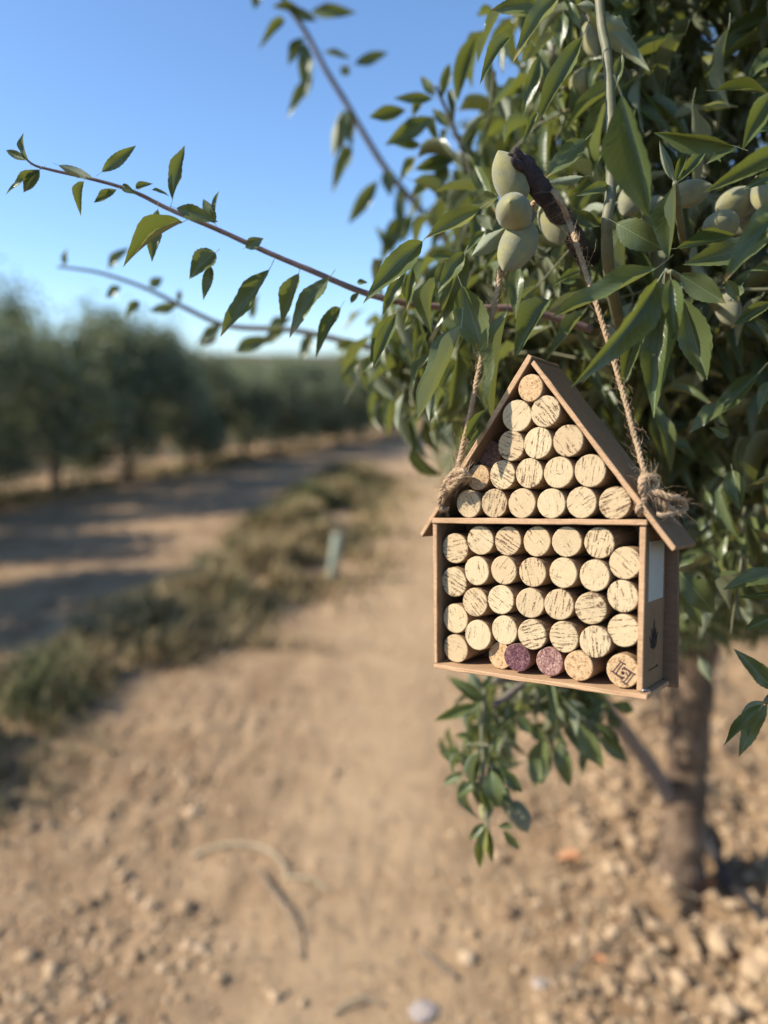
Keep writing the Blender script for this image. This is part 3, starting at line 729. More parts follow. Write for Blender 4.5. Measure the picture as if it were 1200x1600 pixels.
limb(poly(cU, [(785, 350), (820, 430), (890, 600), (970, 790), (1060, 960), (1200, 1150)], .85, 1.0, .0016, .0045), 'shoot', M_BRANCH)
limb(poly(c8, [(320, -20), (300, 60), (275, 300), (283, 560), (262, 670), (300, 830), (310, 930)], .83, .80, .0034, .0018), 'shoot', M_TWIG)
limb(poly(c6, [(660, 250), (640, 330), (600, 400), (560, 640)], .535, .66, .0016, .003), 'shoot', M_TWIG)
limb([(1150, 550, .8, .004), (1120, 480, .66, .003), (1060, 432, .545, .0022), (1045, 425, .53, .0015)], 'shoot', M_TWIG)
limb([(1070, 390, .64, .003), (1060, 330, .58, .003), (1055, 285, .55, .002)], 'shoot', M_TWIG)
limb([(1260, 1100, .62, .004), (1215, 1085, .56, .003), (1196, 1098, .55, .002)], 'shoot', M_TWIG)

HL = []   # cf, [(bx, by, tx, ty, w, depth, under)]
HL.append((c5, [(215, -25, 0, 300, 95, .54, 0), (330, 175, 108, 600, 100, .57, 0), (240, 60, 225, 240, 60, .68, 0), (515, 448, 650, 1028, 175, .475, 0), (490, 1047, 712, 1172, 130, .55, 0),
    (765, 862, 735, 1210, 52, .53, 0), (760, 850, 690, 660, 42, .56, 1), (768, 850, 832, 700, 38, .56, 0), (780, 850, 922, 680, 52, .58, 0), (1042, 685, 665, 622, 75, .54, 0),
    (1235, 425, 1078, 705, 95, .50, 0), (1240, 720, 895, 905, 95, .50, 0), (770, 1165, 1045, 1102, 70, .54, 0), (1245, 930, 1095, 1200, 110, .49, 0), (335, 828, 138, 868, 52, .58, 1),
    (446, 876, 300, 918, 55, .57, 0), (345, 655, 140, 845, 95, .61, 0), (1190, 150, 900, 212, 62, .75, 0), (1240, 70, 930, 205, 62, .7, 0), (515, 255, 480, 430, 46, .6, 0), (392, 30, 305, 22, 46, .6, 1),
    (430, 90, 545, 135, 62, .6, 1), (1230, 380, 1075, 425, 60, .62, 0), (955, 425, 1210, 445, 52, .6, 0), (1225, 590, 1110, 605, 40, .6, 0), (600, 40, 470, 60, 60, .7, 0), (560, 180, 470, 280, 40, .68, 0),
    (130, 260, 40, 560, 60, .64, 0), (1235, 820, 1080, 890, 60, .58, 0), (900, 660, 980, 760, 40, .58, 0), (1050, 690, 910, 770, 50, .55, 0), (120, 20, -20, 70, 70, .62, 0), (270, 10, 330, 150, 40, .66, 0),
    (1160, 40, 1010, 150, 60, .8, 0), (1240, 240, 1090, 400, 80, .62, 0), (700, 700, 760, 850, 40, .58, 0), (1210, 1000, 1110, 1045, 70, .56, 0)]))
HL.append((cU, [(965, 850, 735, 975, 80, .56, 0), (730, 985, 488, 1238, 100, .55, 0), (1065, 930, 930, 1045, 75, .57, 1), (1185, 20, 1005, 45, 60, .6, 0), (1090, 150, 965, 345, 60, .58, 0),
    (690, 1060, 570, 1170, 60, .58, 0), (900, 1030, 790, 1200, 70, .58, 0), (760, 1045, 860, 1045, 40, .6, 0), (930, 830, 1040, 800, 70, .6, 0), (690, 1090, 665, 1270, 34, .6, 0), (820, 1070, 790, 1240, 36, .6, 0)]))
HL.append((c3, [(185, 800, 292, 1130, 155, .585, 0), (440, 690, 438, 952, 75, .60, 0), (590, 868, 430, 1150, 115, .57, 0), (700, 450, 835, 522, 65, .60, 0), (200, 650, 60, 1000, 55, .62, 0),
    (735, 735, 610, 802, 40, .62, 0), (535, -10, 465, 148, 34, .6, 0), (290, 545, 190, 660, 50, .6, 0), (250, 380, 360, 400, 60, .62, 0), (250, 470, 330, 540, 50, .62, 1), (930, 300, 880, 410, 40, .62, 0)]))
HL.append((c6, [(605, 235, 38, 502, 115, .52, 0), (605, 315, 145, 875, 145, .515, 0), (555, 445, 418, 878, 135, .53, 0), (640, 380, 588, 1040, 175, .515, 0), (680, 300, 702, 655, 105, .50, 0),
    (745, 400, 872, 835, 165, .55, 0), (725, 268, 975, 425, 125, .52, 0), (975, 300, 1045, 425, 60, .55, 0), (1200, 95, 745, 218, 135, .55, 0), (1230, -40, 955, 325, 125, .49, 0), (1215, 420, 1000, 560, 70, .6, 0),
    (1230, 235, 1100, 250, 46, .58, 0), (990, 1135, 885, 1090, 60, .62, 0), (1010, 1320, 1055, 1538, 110, .62, 0), (1215, 840, 1150, 1025, 70, .56, 0), (960, 960, 780, 1120, 90, .64, 0), (1150, 800, 860, 1075, 100, .66, 0),
    (230, 450, 8, 735, 62, .64, 0), (180, 290, 88, 312, 45, .66, 0), (570, 440, 520, 560, 30, .56, 0), (1060, 330, 1010, 410, 60, .57, 0), (1200, 560, 1120, 500, 40, .6, 0), (840, 460, 800, 540, 50, .6, 0), (930, 1000, 985, 1090, 40, .66, 0)]))
HL.append((c7, [(292, 250, 108, 695, 115, .58, 0), (805, 340, 458, 1082, 85, .555, 0), (745, -40, 640, 292, 62, .6, 0), (620, -20, 580, 425, 55, .62, 0), (760, 350, 480, 685, 75, .62, 0), (585, 570, 418, 885, 44, .63, 0),
    (612, 700, 555, 1092, 64, .6, 1), (995, 1000, 830, 1235, 75, .57, 0), (985, 1130, 855, 1310, 50, .57, 0), (1162, 225, 1055, 1125, 135, .580, 0), (380, 210, 350, 360, 50, .65, 0), (880, 290, 760, 560, 50, .64, 0), (440, 290, 340, 400, 40, .66, 0),
    (830, 580, 620, 890, 90, .72, 0), (880, 860, 580, 1070, 60, .75, 0), (900, 1090, 590, 1100, 50, .8, 0), (160, 560, 20, 720, 80, .7, 0), (540, 400, 440, 680, 60, .7, 0), (350, 880, 310, 1170, 40, .75, 1)]))
HL.append((cR, [(765, 335, 458, 432, 110, .52, 0), (730, 455, 525, 472, 40, .53, 0), (765, 578, 578, 652, 80, .53, 0), (725, 968, 518, 758, 100, .53, 0), (675, 1070, 463, 1300, 72, .55, 0), (705, 1070, 550, 1360, 92, .60, 0),
    (690, 1055, 562, 1118, 62, .56, 1), (650, 1100, 600, 1255, 40, .56, 0), (310, 240, 212, 305, 52, .66, 0), (215, 330, 412, 565, 150, .67, 0), (230, 430, 345, 645, 80, .7, 0), (360, 20, 335, 105, 60, .7, 0), (330, 810, 400, 950, 60, .85, 1)]))
HL.append((c8, [(270, 170, 60, 20, 75, .82, 0), (250, 185, -5, 285, 62, .82, 0), (262, 150, 200, -10, 80, .82, 1), (290, 100, 352, 25, 42, .82, 0), (240, 200, 88, 272, 50, .84, 1), (290, 545, 345, 390, 60, .83, 0), (300, 560, 442, 552, 66, .82, 0),
    (160, 515, 22, 465, 75, .82, 0), (165, 595, 38, 665, 52, .82, 0), (235, 640, 128, 732, 62, .81, 0), (375, 565, 512, 708, 72, .81, 0), (330, 580, 372, 795, 115, .80, 0), (292, 890, 200, 985, 52, .79, 0), (302, 905, 262, 1152, 64, .785, 0),
    (316, 920, 336, 1118, 40, .79, 0), (400, 930, 497, 1042, 52, .79, 0), (370, 905, 462, 908, 40, .79, 0), (260, 680, 330, 830, 50, .80, 0), (640, 385, 588, 692, 135, .88, 0), (720, 400, 790, 675, 95, .88, 0), (838, 300, 992, 575, 115, .85, 0),
    (935, 300, 1085, 440, 62, .86, 0), (960, 380, 1132, 525, 82, .9, 0), (430, 290, 462, 405, 52, .86, 0), (480, 250, 565, 365, 72, .86, 0), (880, 400, 860, 610, 50, .9, 0), (1040, 180, 1165, 225, 70, .9, 0), (600, 60, 700, 200, 70, .86, 0),
    (760, 60, 680, 250, 70, .87, 0), (520, 200, 700, 220, 50, .88, 0), (800, 220, 940, 250, 50, .88, 0), (560, 300, 640, 420, 70, .88, 0), (880, 120, 1010, 210, 70, .9, 0), (1000, 250, 1090, 330, 60, .92, 0), (300, 300, 400, 380, 50, .84, 0), (200, 380, 110, 370, 40, .83, 0)]))
HL.append((c4, [(75, 135, 60, 60, 12, .585, 0), (70, 130, 15, 105, 20, .585, 0), (100, 155, 60, 212, 35, .59, 0), (100, 155, 15, 218, 20, .59, 0), (148, 143, 238, 177, 24, .59, 1), (213, 185, 205, 272, 24, .59, 0), (258, 160, 345, 93, 30, .59, 0),
    (295, 205, 238, 238, 24, .595, 0), (310, 195, 348, 216, 20, .595, 0), (345, 202, 388, 190, 18, .595, 0), (385, 206, 430, 222, 8, .6, 0), (437, 230, 468, 93, 32, .6, 0), (400, 255, 385, 388, 38, .605, 0), (462, 288, 312, 402, 38, .6, 0),
    (448, 252, 553, 287, 38, .6, 0), (545, 290, 515, 228, 34, .61, 0), (545, 285, 556, 208, 14, .61, 0), (622, 352, 668, 328, 30, .61, 0), (545, 365, 480, 432, 55, .615, 0), (535, 400, 515, 485, 26, .615, 0), (682, 408, 558, 578, 52, .615, 0),
    (757, 418, 714, 548, 44, .62, 0), (832, 430, 733, 582, 47, .62, 0), (862, 505, 800, 632, 36, .64, 0), (890, 492, 912, 465, 16, .63, 0), (1030, 400, 968, 522, 36, .63, 0), (1036, 420, 1040, 512, 18, .63, 0), (1002, 520, 938, 642, 48, .62, 0), (905, 440, 932, 440, 14, .63, 0),
    (165, 398, 172, 355, 16, 1.0, 0), (275, 405, 328, 352, 26, 1.0, 0), (305, 450, 268, 482, 26, 1.02, 0), (352, 488, 318, 528, 24, 1.02, 0), (380, 450, 413, 428, 26, 1.02, 0), (447, 500, 378, 512, 26, 1.04, 0), (455, 492, 456, 458, 16, 1.04, 0), (640, 532, 656, 468, 22, 1.06, 0),
    (515, 600, 552, 558, 32, 1.06, 0), (598, 612, 693, 580, 36, 1.06, 0), (850, 605, 905, 588, 30, 1.06, 0), (720, 560, 660, 600, 30, 1.06, 0), (790, 570, 760, 640, 30, 1.06, 0), (560, 548, 500, 600, 30, 1.05, 0), (680, 555, 740, 530, 28, 1.05, 0)]))
HL.append((cU, [(165, 80, 63, 205, 42, 1.12, 0), (245, 155, 183, 268, 52, 1.12, 0), (255, 180, 255, 405, 62, 1.12, 0), (282, 310, 178, 485, 52, 1.13, 0), (278, 50, 462, 52, 52, 1.12, 0), (300, 85, 160, 25, 40, 1.12, 0), (230, 40, 118, 28, 36, 1.12, 0),
    (455, 262, 592, 213, 46, 1.14, 0), (430, 270, 398, 305, 44, 1.14, 1), (400, 450, 368, 645, 48, 1.15, 1), (420, 450, 402, 622, 46, 1.15, 0), (436, 450, 441, 605, 42, 1.15, 0), (440, 600, 363, 795, 58, 1.16, 0), (547, 738, 428, 915, 58, 1.17, 0),
    (592, 690, 602, 805, 60, 1.17, 0), (640, 760, 662, 985, 52, 1.18, 0), (652, 880, 558, 1075, 72, 1.2, 0), (690, 870, 650, 995, 50, 1.2, 0), (622, 1032, 538, 918, 34, 1.2, 0), (60, -20, 45, 40, 40, 1.12, 0), (330, 210, 440, 240, 26, 1.13, 0),
    (875, 412, 952, 148, 68, .82, 0), (810, 400, 842, 258, 42, .85, 0), (782, 390, 723, 308, 38, .85, 0), (772, 402, 612, 400, 42, .86, 0), (662, 450, 512, 478, 58, .86, 0), (765, 478, 578, 592, 72, .86, 0), (722, 592, 608, 586, 36, .88, 0), (700, 690, 875, 638, 62, .88, 0),
    (782, 710, 683, 803, 52, .88, 0), (822, 640, 790, 815, 62, .88, 0), (900, 610, 962, 478, 52, .88, 0), (1060, 480, 1000, 615, 42, .95, 0), (1120, 500, 1070, 625, 42, .95, 0), (960, 480, 1040, 420, 40, .95, 0), (1110, 402, 1008, 358, 52, .95, 0),
    (770, 480, 800, 600, 40, .88, 0), (660, 520, 720, 480, 40, .88, 0), (840, 700, 780, 760, 50, .9, 0), (760, 590, 830, 580, 40, .88, 1), (860, 690, 930, 800, 50, .9, 0), (910, 640, 980, 700, 44, .9, 0), (700, 640, 640, 745, 46, .9, 0), (840, 520, 770, 440, 40, .87, 0), (720, 420, 690, 480, 40, .87, 0)]))
sunv = SUN_DIR
n_leaf = 0
occupied = []
for cf, lst in HL:
    for (bx, by, tx, ty, wpx, d, und) in lst:
        sc = {id(c4): 1200 / 740, id(cU): 1200 / 460, id(c5): 3., id(c3): 3., id(c6): 1200 / 350., id(c7): 5., id(cR): 711 / 200., id(c8): 3.75}[id(cf)]
        b = cf(bx, by); t = cf(tx, ty)
        lpx = math.hypot(b[0] - t[0], b[1] - t[1])
        dd = random.uniform(-.10, .16) * lpx / F * d
        B = at(b[0], b[1], d); Tp = at(t[0], t[1], d + dd)
        ln = (Tp - B).length; wapp = wpx / sc / F * d
        if cf is c8: wapp *= 1.05
        wid = max(wapp, ln * 0.21); roll = math.acos(max(0.25, min(1, wapp / wid))) * random.choice((-1, 1)) + random.uniform(-.22, .22)
        ax = (Tp - B).normalized(); n0 = (CAM - (B + Tp) / 2).normalized(); n0 = (n0 - ax * n0.dot(ax)).normalized()
        n0 = Matrix.Rotation(roll, 3, ax) @ n0
        # leaves turn their upper side a little to the light and sky
        n0 = (n0 + 0.28 * (sunv - ax * sunv.dot(ax))).normalized()
        if und: n0 = -n0
        vi = random.choice((0, 1, 2, 4, 6, 5) + tuple(range(8, 22)) if not und else (2, 4, 6))
        bend = LEAFP[vi][0]
        # keep the tip where the photo has it despite the bend
        bend_fix = 1.0 / (math.sqrt((math.sin(bend) / bend) ** 2 + ((1 - math.cos(bend)) / bend) ** 2))
        az = math.atan2((1 - math.cos(bend)) / bend, math.sin(bend) / bend)
        axr = Matrix.Rotation(0, 3, ax) @ ax
        side = ax.cross(n0).normalized()
        axr = Matrix.Rotation(az, 3, side) @ ax
        nr = Matrix.Rotation(az, 3, side) @ n0
        M = leaf_matrix(B, B + axr * ln * bend_fix, wid * 1.0, nr)
        o = link('leaf', hero_leaf[vi], None, tree); o.matrix_parent_inverse = TI; o.matrix_basis = M
        n_leaf += 1

# ---- random foliage on twigs through the crown volume
xbnd_y = [-400, 0, 90, 150, 300, 450, 550, 650, 720, 820, 1000, 1040]
xbnd_x = [790, 790, 800, 770, 735, 640, 575, 610, 700, 800, 1000, 1040]
poly_house = [(800, 545), (870, 545), (1075, 790), (1100, 870), (1075, 1100), (660, 1060), (640, 840), (690, 720)]
def in_poly(x, y, P):
    c = False; n = len(P)
    for q in range(n):
        x1, y1 = P[q]; x2, y2 = P[(q + 1) % n]
        if (y1 > y) != (y2 > y) and x < (x2 - x1) * (y - y1) / (y2 - y1) + x1: c = not c
    return c
poly_in = [(826, 580), (1030, 840), (990, 1050), (700, 1020), (700, 800)]
HC = HM @ Vector((0, 0, 0.1))
JIT = [0.0]
def allowed(p):
    x, y, d = project(p)
    if d < 0.5: return False
    if -100 < x < 1300 and -100 < y < 1700:
        if y > 1050: return False
        if x < np.interp(y, xbnd_y, xbnd_x) + JIT[0] and not (d > .95 and in_poly(x, y, poly_in)): return False
        if d < 0.66 and x < 1250: 
            return False
        if d < 0.80 and in_poly(x, y, poly_house): return False
        if y > 960 and x > 1040 and random.random() < (y - 960) / 80: return False
    v = Vector(p) - HC; s = v.dot(SUN_DIR)               # sunbeam that reaches the house stays open
    if s > 0 and (v - SUN_DIR * s).length < 0.16: return False
    return True
low = []
for s_ in range(5):
    v, f, u = leaf_mesh(5, 1, [0.5, 0.9, 0.25, 1.2, 0.6][s_], [0.18, 0.24, 0.14, 0.2, 0.3][s_], 0.3, 0.0, s_)
    v = np.array(v); f = [q for q in f]; low.append((v, np.array(f), np.array(u)))
LV, LF, LU, LR = [], [], [], []; off = 0
twig_parts = []; top_candidates = []
CC = Vector((TREE.x + 0.36, TREE.y - 0.05, 1.85)); CR_ = Vector((1.10, 1.25, 1.05))
def put_leaf(B, T, wid, nrm, cand=True):
    global off
    vi = random.randrange(5); v, f, u = low[vi]
    M = np.array(leaf_matrix(B, T, wid, nrm))
    top_candidates.append((M, vi, random.random(), (B - CAM).dot(FWD), B.copy()))
def twig(p, direc, ln, nleaf, scale=1.0):
    P = []; q = p.copy(); d = direc.normalized(); steps = 6; ok = 0; JIT[0] = random.choice((-70, -20, 10, 50, 110))
    for k in range(steps + 1):
        P.append((q.copy(), .0022 * (1 - .75 * k / steps) * scale))
        d = (d + Vector((random.uniform(-.22, .22), random.uniform(-.22, .22), random.uniform(-.30, .10)))).normalized(); q += d * ln / steps
    th = random.uniform(0, 6.28)
    kept = []
    for k in range(nleaf):
        t = (k + .6) / nleaf * steps; i0 = min(int(t), steps - 1); b = P[i0][0].lerp(P[i0 + 1][0], t - i0)
        ax = (P[i0 + 1][0] - P[i0][0]).normalized(); th += 2.4
        o1 = ax.orthogonal().normalized(); o2 = ax.cross(o1); out = o1 * math.cos(th) + o2 * math.sin(th)
        ld = (out * .9 + ax * .55 + Vector((0, 0, -.75 + random.uniform(-.35, .4)))).normalized()
        L = random.uniform(.046, .090) * scale
        tip = b + ld * L
        if not allowed(b.lerp(tip, .5)) or not allowed(tip): continue
        nn = (ax * .6 + Vector((0, 0, .8)) + SUN_DIR * .5 + Vector((random.uniform(-.6, .6), random.uniform(-.6, .6), random.uniform(-.3, .3)))).normalized()
        put_leaf(b + ld * .009, tip, L * random.uniform(.145, .22), nn); ok += 1
        kept.append(b)
    if ok > 1 and all(allowed(q) for q, _ in P[::2]): twig_parts.append(tube(P, 4, 0, False))
cnt = 0
while cnt < 560:
    v = Vector((random.gauss(0, 1), random.gauss(0, 1), random.gauss(0, 1))).normalized()
    rad = random.uniform(.35, 1.0) ** .6
    p = CC + Vector((v.x * CR_.x, v.y * CR_.y, v.z * CR_.z)) * rad
    if p.z < .78: continue
    cnt += 1
    twig(p, v + Vector((0, 0, .25)), random.uniform(.20, .34), random.randint(11, 17))
# denser drifts, mostly in front, where the photograph is full of leaves
for (x0, x1, y0, y1, d0, d1, n_) in ((640, 800, 380, 640, .72, 1.05, 56), (590, 700, 470, 640, .8, 1.1, 22), (680, 800, 240, 420, .8, 1.1, 20), (600, 700, 520, 640, 1.1, 1.5, 30), (780, 1000, 120, 460, .72, 1.1, 46), (960, 1220, 0, 420, .70, 1.0, 70), (860, 1220, 420, 760, .75, 1.1, 70), (1040, 1220, 640, 880, .72, 1.1, 40), (690, 800, 180, 420, .95, 1.3, 20),
                                  (1050, 1220, -60, 80, .7, 1.0, 20), (760, 1000, -60, 120, .75, 1.1, 28), (1060, 1230, 840, 1000, .95, 1.7, 60), (720, 1030, 700, 1000, 1.1, 1.8, 60), (760, 1020, 800, 1040, 1.4, 1.85, 90), (1030, 1250, 450, 950, 1.05, 2.2, 110), (850, 1250, 0, 450, 1.1, 2.0, 80), (1040, 1230, 860, 1030, 1.2, 2.1, 110), (760, 1050, 450, 700, 1.0, 1.6, 50)):  # drifts hidden behind the house are added to shade the trunk
    for _ in range(int(n_ * .8)):
        p = at(random.uniform(x0, x1), random.uniform(y0, y1), random.uniform(d0, d1))
        twig(p, Vector((random.uniform(-1, .4), random.uniform(-.8, .5), random.uniform(-.6, .8))), random.uniform(.12, .24), random.randint(8, 13))
for _ in range(330):  # unseen foliage right of frame, added to keep sky light off the house
    p = at(random.uniform(1230, 2300), random.uniform(-700, 900), random.uniform(.42, 1.1))
    twig(p, Vector((random.uniform(-1, .6), random.uniform(-.6, .6), random.uniform(-.6, .8))), random.uniform(.16, .28), random.randint(10, 15))
for _ in range(150):  # unseen foliage above the frame, added to darken the roof side
    p = at(random.uniform(880, 1500), random.uniform(-900, -80), random.uniform(.45, 1.2))
    twig(p, Vector((random.uniform(-1, .6), random.uniform(-.6, .6), random.uniform(-.6, .6))), random.uniform(.16, .28), random.randint(10, 15))
HANG = [True]
_al = allowed
def allowed(p):
    x, y, d = project(p)
    return d > .74 and y > 1000 and (y < 1085 + 110 * max(0, 1 - abs(x - 905) / 120) or (abs(x - 752) < 60 and y < 1320)) and 690 < x < 1000
for _ in range(26):
    p = at(random.uniform(720, 985), random.uniform(1010, 1110), random.uniform(.82, .98))
    twig(p, Vector((random.uniform(-.6, .6), random.uniform(-.4, .4), random.uniform(-1.0, .1))), random.uniform(.06, .13), random.randint(6, 10), .85)
for _ in range(6):
    p = at(random.uniform(735, 775), random.uniform(1100, 1260), random.uniform(.80, .86))
    twig(p, Vector((random.uniform(-.8, .8), random.uniform(-.4, .4), random.uniform(-.6, .2))), random.uniform(.04, .08), random.randint(4, 6), .7)
allowed = _al
# nearest become leaves of their own, the rest one mass
def vis_key(c):
    x, y, d = project(c[4])
    return d if (0 < x < 1200 and -20 < y < 1600) else 99
top_candidates.sort(key=vis_key)
n_single = max(0, 300 - n_leaf)
for (M, vi, r_, d, B) in top_candidates[:n_single]:
    o = link('leaf', hero_leaf[random.choice((0, 1, 2, 3, 5, 8, 9, 10, 11, 12, 13, 14))], None, tree); o.matrix_parent_inverse = TI; o.matrix_basis = Matrix(M.tolist())
for (M, vi, r_, d, B) in top_candidates[n_single:]:
    v, f, u = low[vi]
    LV.append(v @ M[:3, :3].T + M[:3, 3]); LF.append(f + off); LU.append(u); LR.append(np.full(len(v), r_)); off += len(v)
print('leaves', len(top_candidates), 'hero', n_leaf)
me = big_mesh('foliage', np.concatenate(LV), np.concatenate(LF), np.concatenate(LU), np.concatenate(LR))
o = tpart('foliage', me, M_LEAF); o['kind'] = 'stuff'; o['label'] = 'dense mass of narrow green almond leaves'
v, f, u = join(twig_parts); o = tpart('twigs', mesh('twigs', v, f, u), M_TWIG); o['kind'] = 'stuff'

# ---- green almonds
def fruit_mesh(seed):
    rr = random.Random(seed); V, Fc = [], []; nu, nv = 22, 14
    for i_ in range(nv + 1):
        t = i_ / nv; ph = math.pi * t
        r = math.sin(ph) ** 0.92 * (1 - 0.26 * (t - .35)); y = -math.cos(ph)
        if t > .86: r *= 1 - 0.25 * (t - .86) / .14; y += (t - .86) * 0.9
        for k in range(nu):
            a = 2 * math.pi * k / nu
            sut = 1 - 0.09 * math.exp(-((a - math.pi / 2) / 0.20) ** 2)
            e = 1 + 0.02 * math.sin(3 * a + seed) + rr.uniform(-.006, .006)
            V.append((0.5 * 0.80 * r * math.cos(a) * e, 0.5 * y * 1.14, 0.5 * 0.68 * r * math.sin(a) * sut * e * 1.1))
    for i_ in range(nv):
        for k in range(nu):
            a = i_ * nu + k; b_ = i_ * nu + (k + 1) % nu; Fc.append((a, a + nu, b_ + nu, b_))
    me = mesh('almond', V, Fc); me.materials.append(M_FRUIT); me.polygons.foreach_set('use_smooth', [True] * len(me.polygons)); return me
FM = [fruit_mesh(s_) for s_ in range(3)]
STALK = None
def almond(px, py, d, length_px, tx, ty, tz=0.0, fat=1.0):
    length_px *= 0.95
    """tx, ty: where its tip points in the picture (y down); tz > 0 towards the camera"""
    ax = (RGT * tx - UPV * ty - FWD * tz).normalized(); L = length_px / F * d
    o = link('almond', random.choice(FM), None, tree); o.matrix_parent_inverse = TI
    c = at(px, py, d); n0 = (CAM - c).normalized(); M = leaf_matrix(c, c + ax * L, L * fat, n0 + Vector((random.uniform(-.4, .4), 0, random.uniform(-.4, .4))))
    x = M.to_3x3(); z = x.col[2] * fat
    for r_ in range(3): M[r_][2] = z[r_]
    o.matrix_basis = M
    st_ = link('stalk', STALK_ME, None, o)
    return o
v, f, u = tube(catmull([(Vector((0, -.52, 0)), .055), (Vector((.01, -.62, .02)), .045), (Vector((.06, -.80, .08)), .05)], 3), 6, .1)
STALK_ME = mesh('stalk', v, f, u); STALK_ME.materials.append(M_BRANCH)
almond(797, 279, .560, 74, -.55, -1, .35, 1.0)
almond(803, 331, .545, 80, -.5, .1, 1.6, .98)
almond(808, 384, .560, 84, -.55, 1, .3, .95)
almond(866, 345, .600, 70, .2, 1, .2, .95)
for a_ in ((1078, 302, .60, 56, 1, -.1, .8), (1150, 318, .64, 66, -1, .35, .3), (1126, 352, .60, 62, -1, .3, .5), (1194, 306, .62, 52, 0, 1, .4), (988, 312, .64, 58, -.6, 1, .4), (1028, 335, .68, 56, .3, 1, .3),
           (850, 112, .74, 62, -.4, 1, .2), (916, 126, .70, 52, .9, .2, .9), (928, 60, .68, 56, .1, 1, .2), (986, 132, .74, 52, .8, .4, .2), (932, 178, .80, 40, 0, 1, .1), (1138, 482, .66, 52, .2, 1, .2), (1166, 352, .66, 54, 1, .4, .3),
           (812, 1275, .84, 44, .5, 1, .3), (1041, 95, 1.1, 46, -.2, 1, .2), (1088, 150, 1.1, 48, .9, .3, .2), (1060, 60, 1.15, 40, .3, 1, .3), (1142, 140, 1.2, 42, .1, 1, .2), (900, 200, 1.0, 40, .3, 1, .3), (845, 160, .95, 44, -.2, 1, 0), (760, 1265, .82, 30, -.3, 1, .2), (1010, 270, .9, 46, -.2, 1, 0)):
    almond(*a_)

# ------------------------------------------------------------------ other almond trees
def crown_mesh(seed, n, H):
    rr = np.random.default_rng(seed)
    cl = 19; cen = []
    for q in range(cl):
        a = rr.uniform(0, 6.28); z = rr.uniform(.42, H - .25); rmax = 1.02 * math.sin(math.pi * min(1, max(.08, (z - .05) / (H + .1)))) ** .6
        r = rmax * math.sqrt(rr.uniform(0.05, 1)); cen.append((r * math.cos(a), r * math.sin(a), z))
    cen = np.array(cen); ci = rr.integers(0, cl, n)
    P = cen[ci] + rr.normal(0, 1, (n, 3)) * np.array([.15, .15, .17])
    for s in range(int(n * .035)):                              # upright shoots
        q = s % cl; e_ = rr.uniform(.05, .42); P[s] = cen[q] + np.array([rr.normal(0, .03) + .12 * e_ * math.sin(q * 2.3), rr.normal(0, .03) + .12 * e_ * math.cos(q * 2.3), e_])
    d = rr.normal(0, 1, (n, 3)) + np.array([0, 0, -.35]); d /= np.linalg.norm(d, axis=1)[:, None]
    s = np.cross(d, rr.normal(0, 1, (n, 3))); s /= np.linalg.norm(s, axis=1)[:, None]
    L = rr.uniform(.06, .11, n)[:, None]; W = L * .20
    nn = np.cross(d, s)
    V = np.stack([P, P + d * L * .5 - s * W + nn * W * .3, P + d * L, P + d * L * .5 + s * W + nn * W * .3], 1).reshape(-1, 3)
    i0 = np.arange(n) * 4; Fq = np.stack([np.stack([i0, i0 + 1, i0 + 2], -1), np.stack([i0, i0 + 2, i0 + 3], -1)], 1).reshape(-1, 3)
    uv = np.tile(np.array([[.5, 0], [.2, .5], [.5, 1], [.8, .5]]), (n, 1))
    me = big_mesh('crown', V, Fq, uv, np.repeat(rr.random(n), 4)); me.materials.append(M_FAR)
    return me, cen
def trunk_mesh(seed, cen, H):
    rr = random.Random(seed); parts = []
    fork = Vector((rr.uniform(-.05, .05), rr.uniform(-.05, .05), .62))
    parts.append(tube(catmull([(Vector((0, 0, -.08)), .075), (Vector((0, 0, .05)), .058), (Vector((rr.uniform(-.03, .03), 0, .35)), .05), (fork, .052)], 4), 10, .06))
    for q in range(9):
        c = Vector(cen[q * 2]); mid = fork.lerp(c, .5) + Vector((rr.uniform(-.08, .08), rr.uniform(-.08, .08), rr.uniform(-.02, .1)))
        parts.append(tube(catmull([(fork - Vector((0, 0, .03)), .03), (mid, .018), (c, .007)], 4), 6, .05))
    v, f, u = join(parts); me = mesh('trunk', v, f, u); me.materials.append(M_TRUNK); me.polygons.foreach_set('use_smooth', [True] * len(me.polygons)); return me
variants = []
for s_, H in ((1, 2.15), (2, 2.0), (3, 2.3), (4, 1.9)):
    cm, cen = crown_mesh(s_, 15000, H); variants.append((cm, trunk_mesh(s_, cen, H)))
def far_tree(x, y, sc, vi, label, group=None):
    z = float(ground_h(x, y))
    t = empty('almond_tree', (x, y, z)); t.rotation_euler = (0, 0, random.uniform(0, 6.28)); t.scale = (sc, sc, sc * random.uniform(.94, 1.06))
    cm, tm = variants[vi]
    link('crown', cm, None, t); link('trunk', tm, None, t)
    tag(t, label, 'tree', group); return t
ordn = ['first', 'second', 'third', 'fourth', 'fifth', 'sixth', 'seventh', 'eighth', 'ninth', 'tenth', 'eleventh', 'twelfth']
P0 = ground_at(90, 768); RD = Vector((.36, .933, 0)); SPC = 1.45
off_k = 0
far_tree(-5.0, 6.1, 1.05, 1, 'young almond tree out beyond the picture edge whose shadow crosses the soil')
far_tree(-4.1, 3.9, 1.0, 0, 'young almond tree just outside the picture whose shadow darkens the soil by the grass strip')
far_tree(-4.5, 7.8, .90, 2, 'blurred almond tree with pale drooping shoots at the left edge')
for k in range(10):
    x = P0.x + k * SPC * RD.x + random.uniform(-.12, .12); y = P0.y + k * SPC * RD.y
    far_tree(x, y, [1.12, 1.0, .82, .95, .84, .97, .92, 1.05, .90, 1.0][k], k % 4, 'blurred young almond tree, %s in the row across the path counting from the left' % ordn[k])
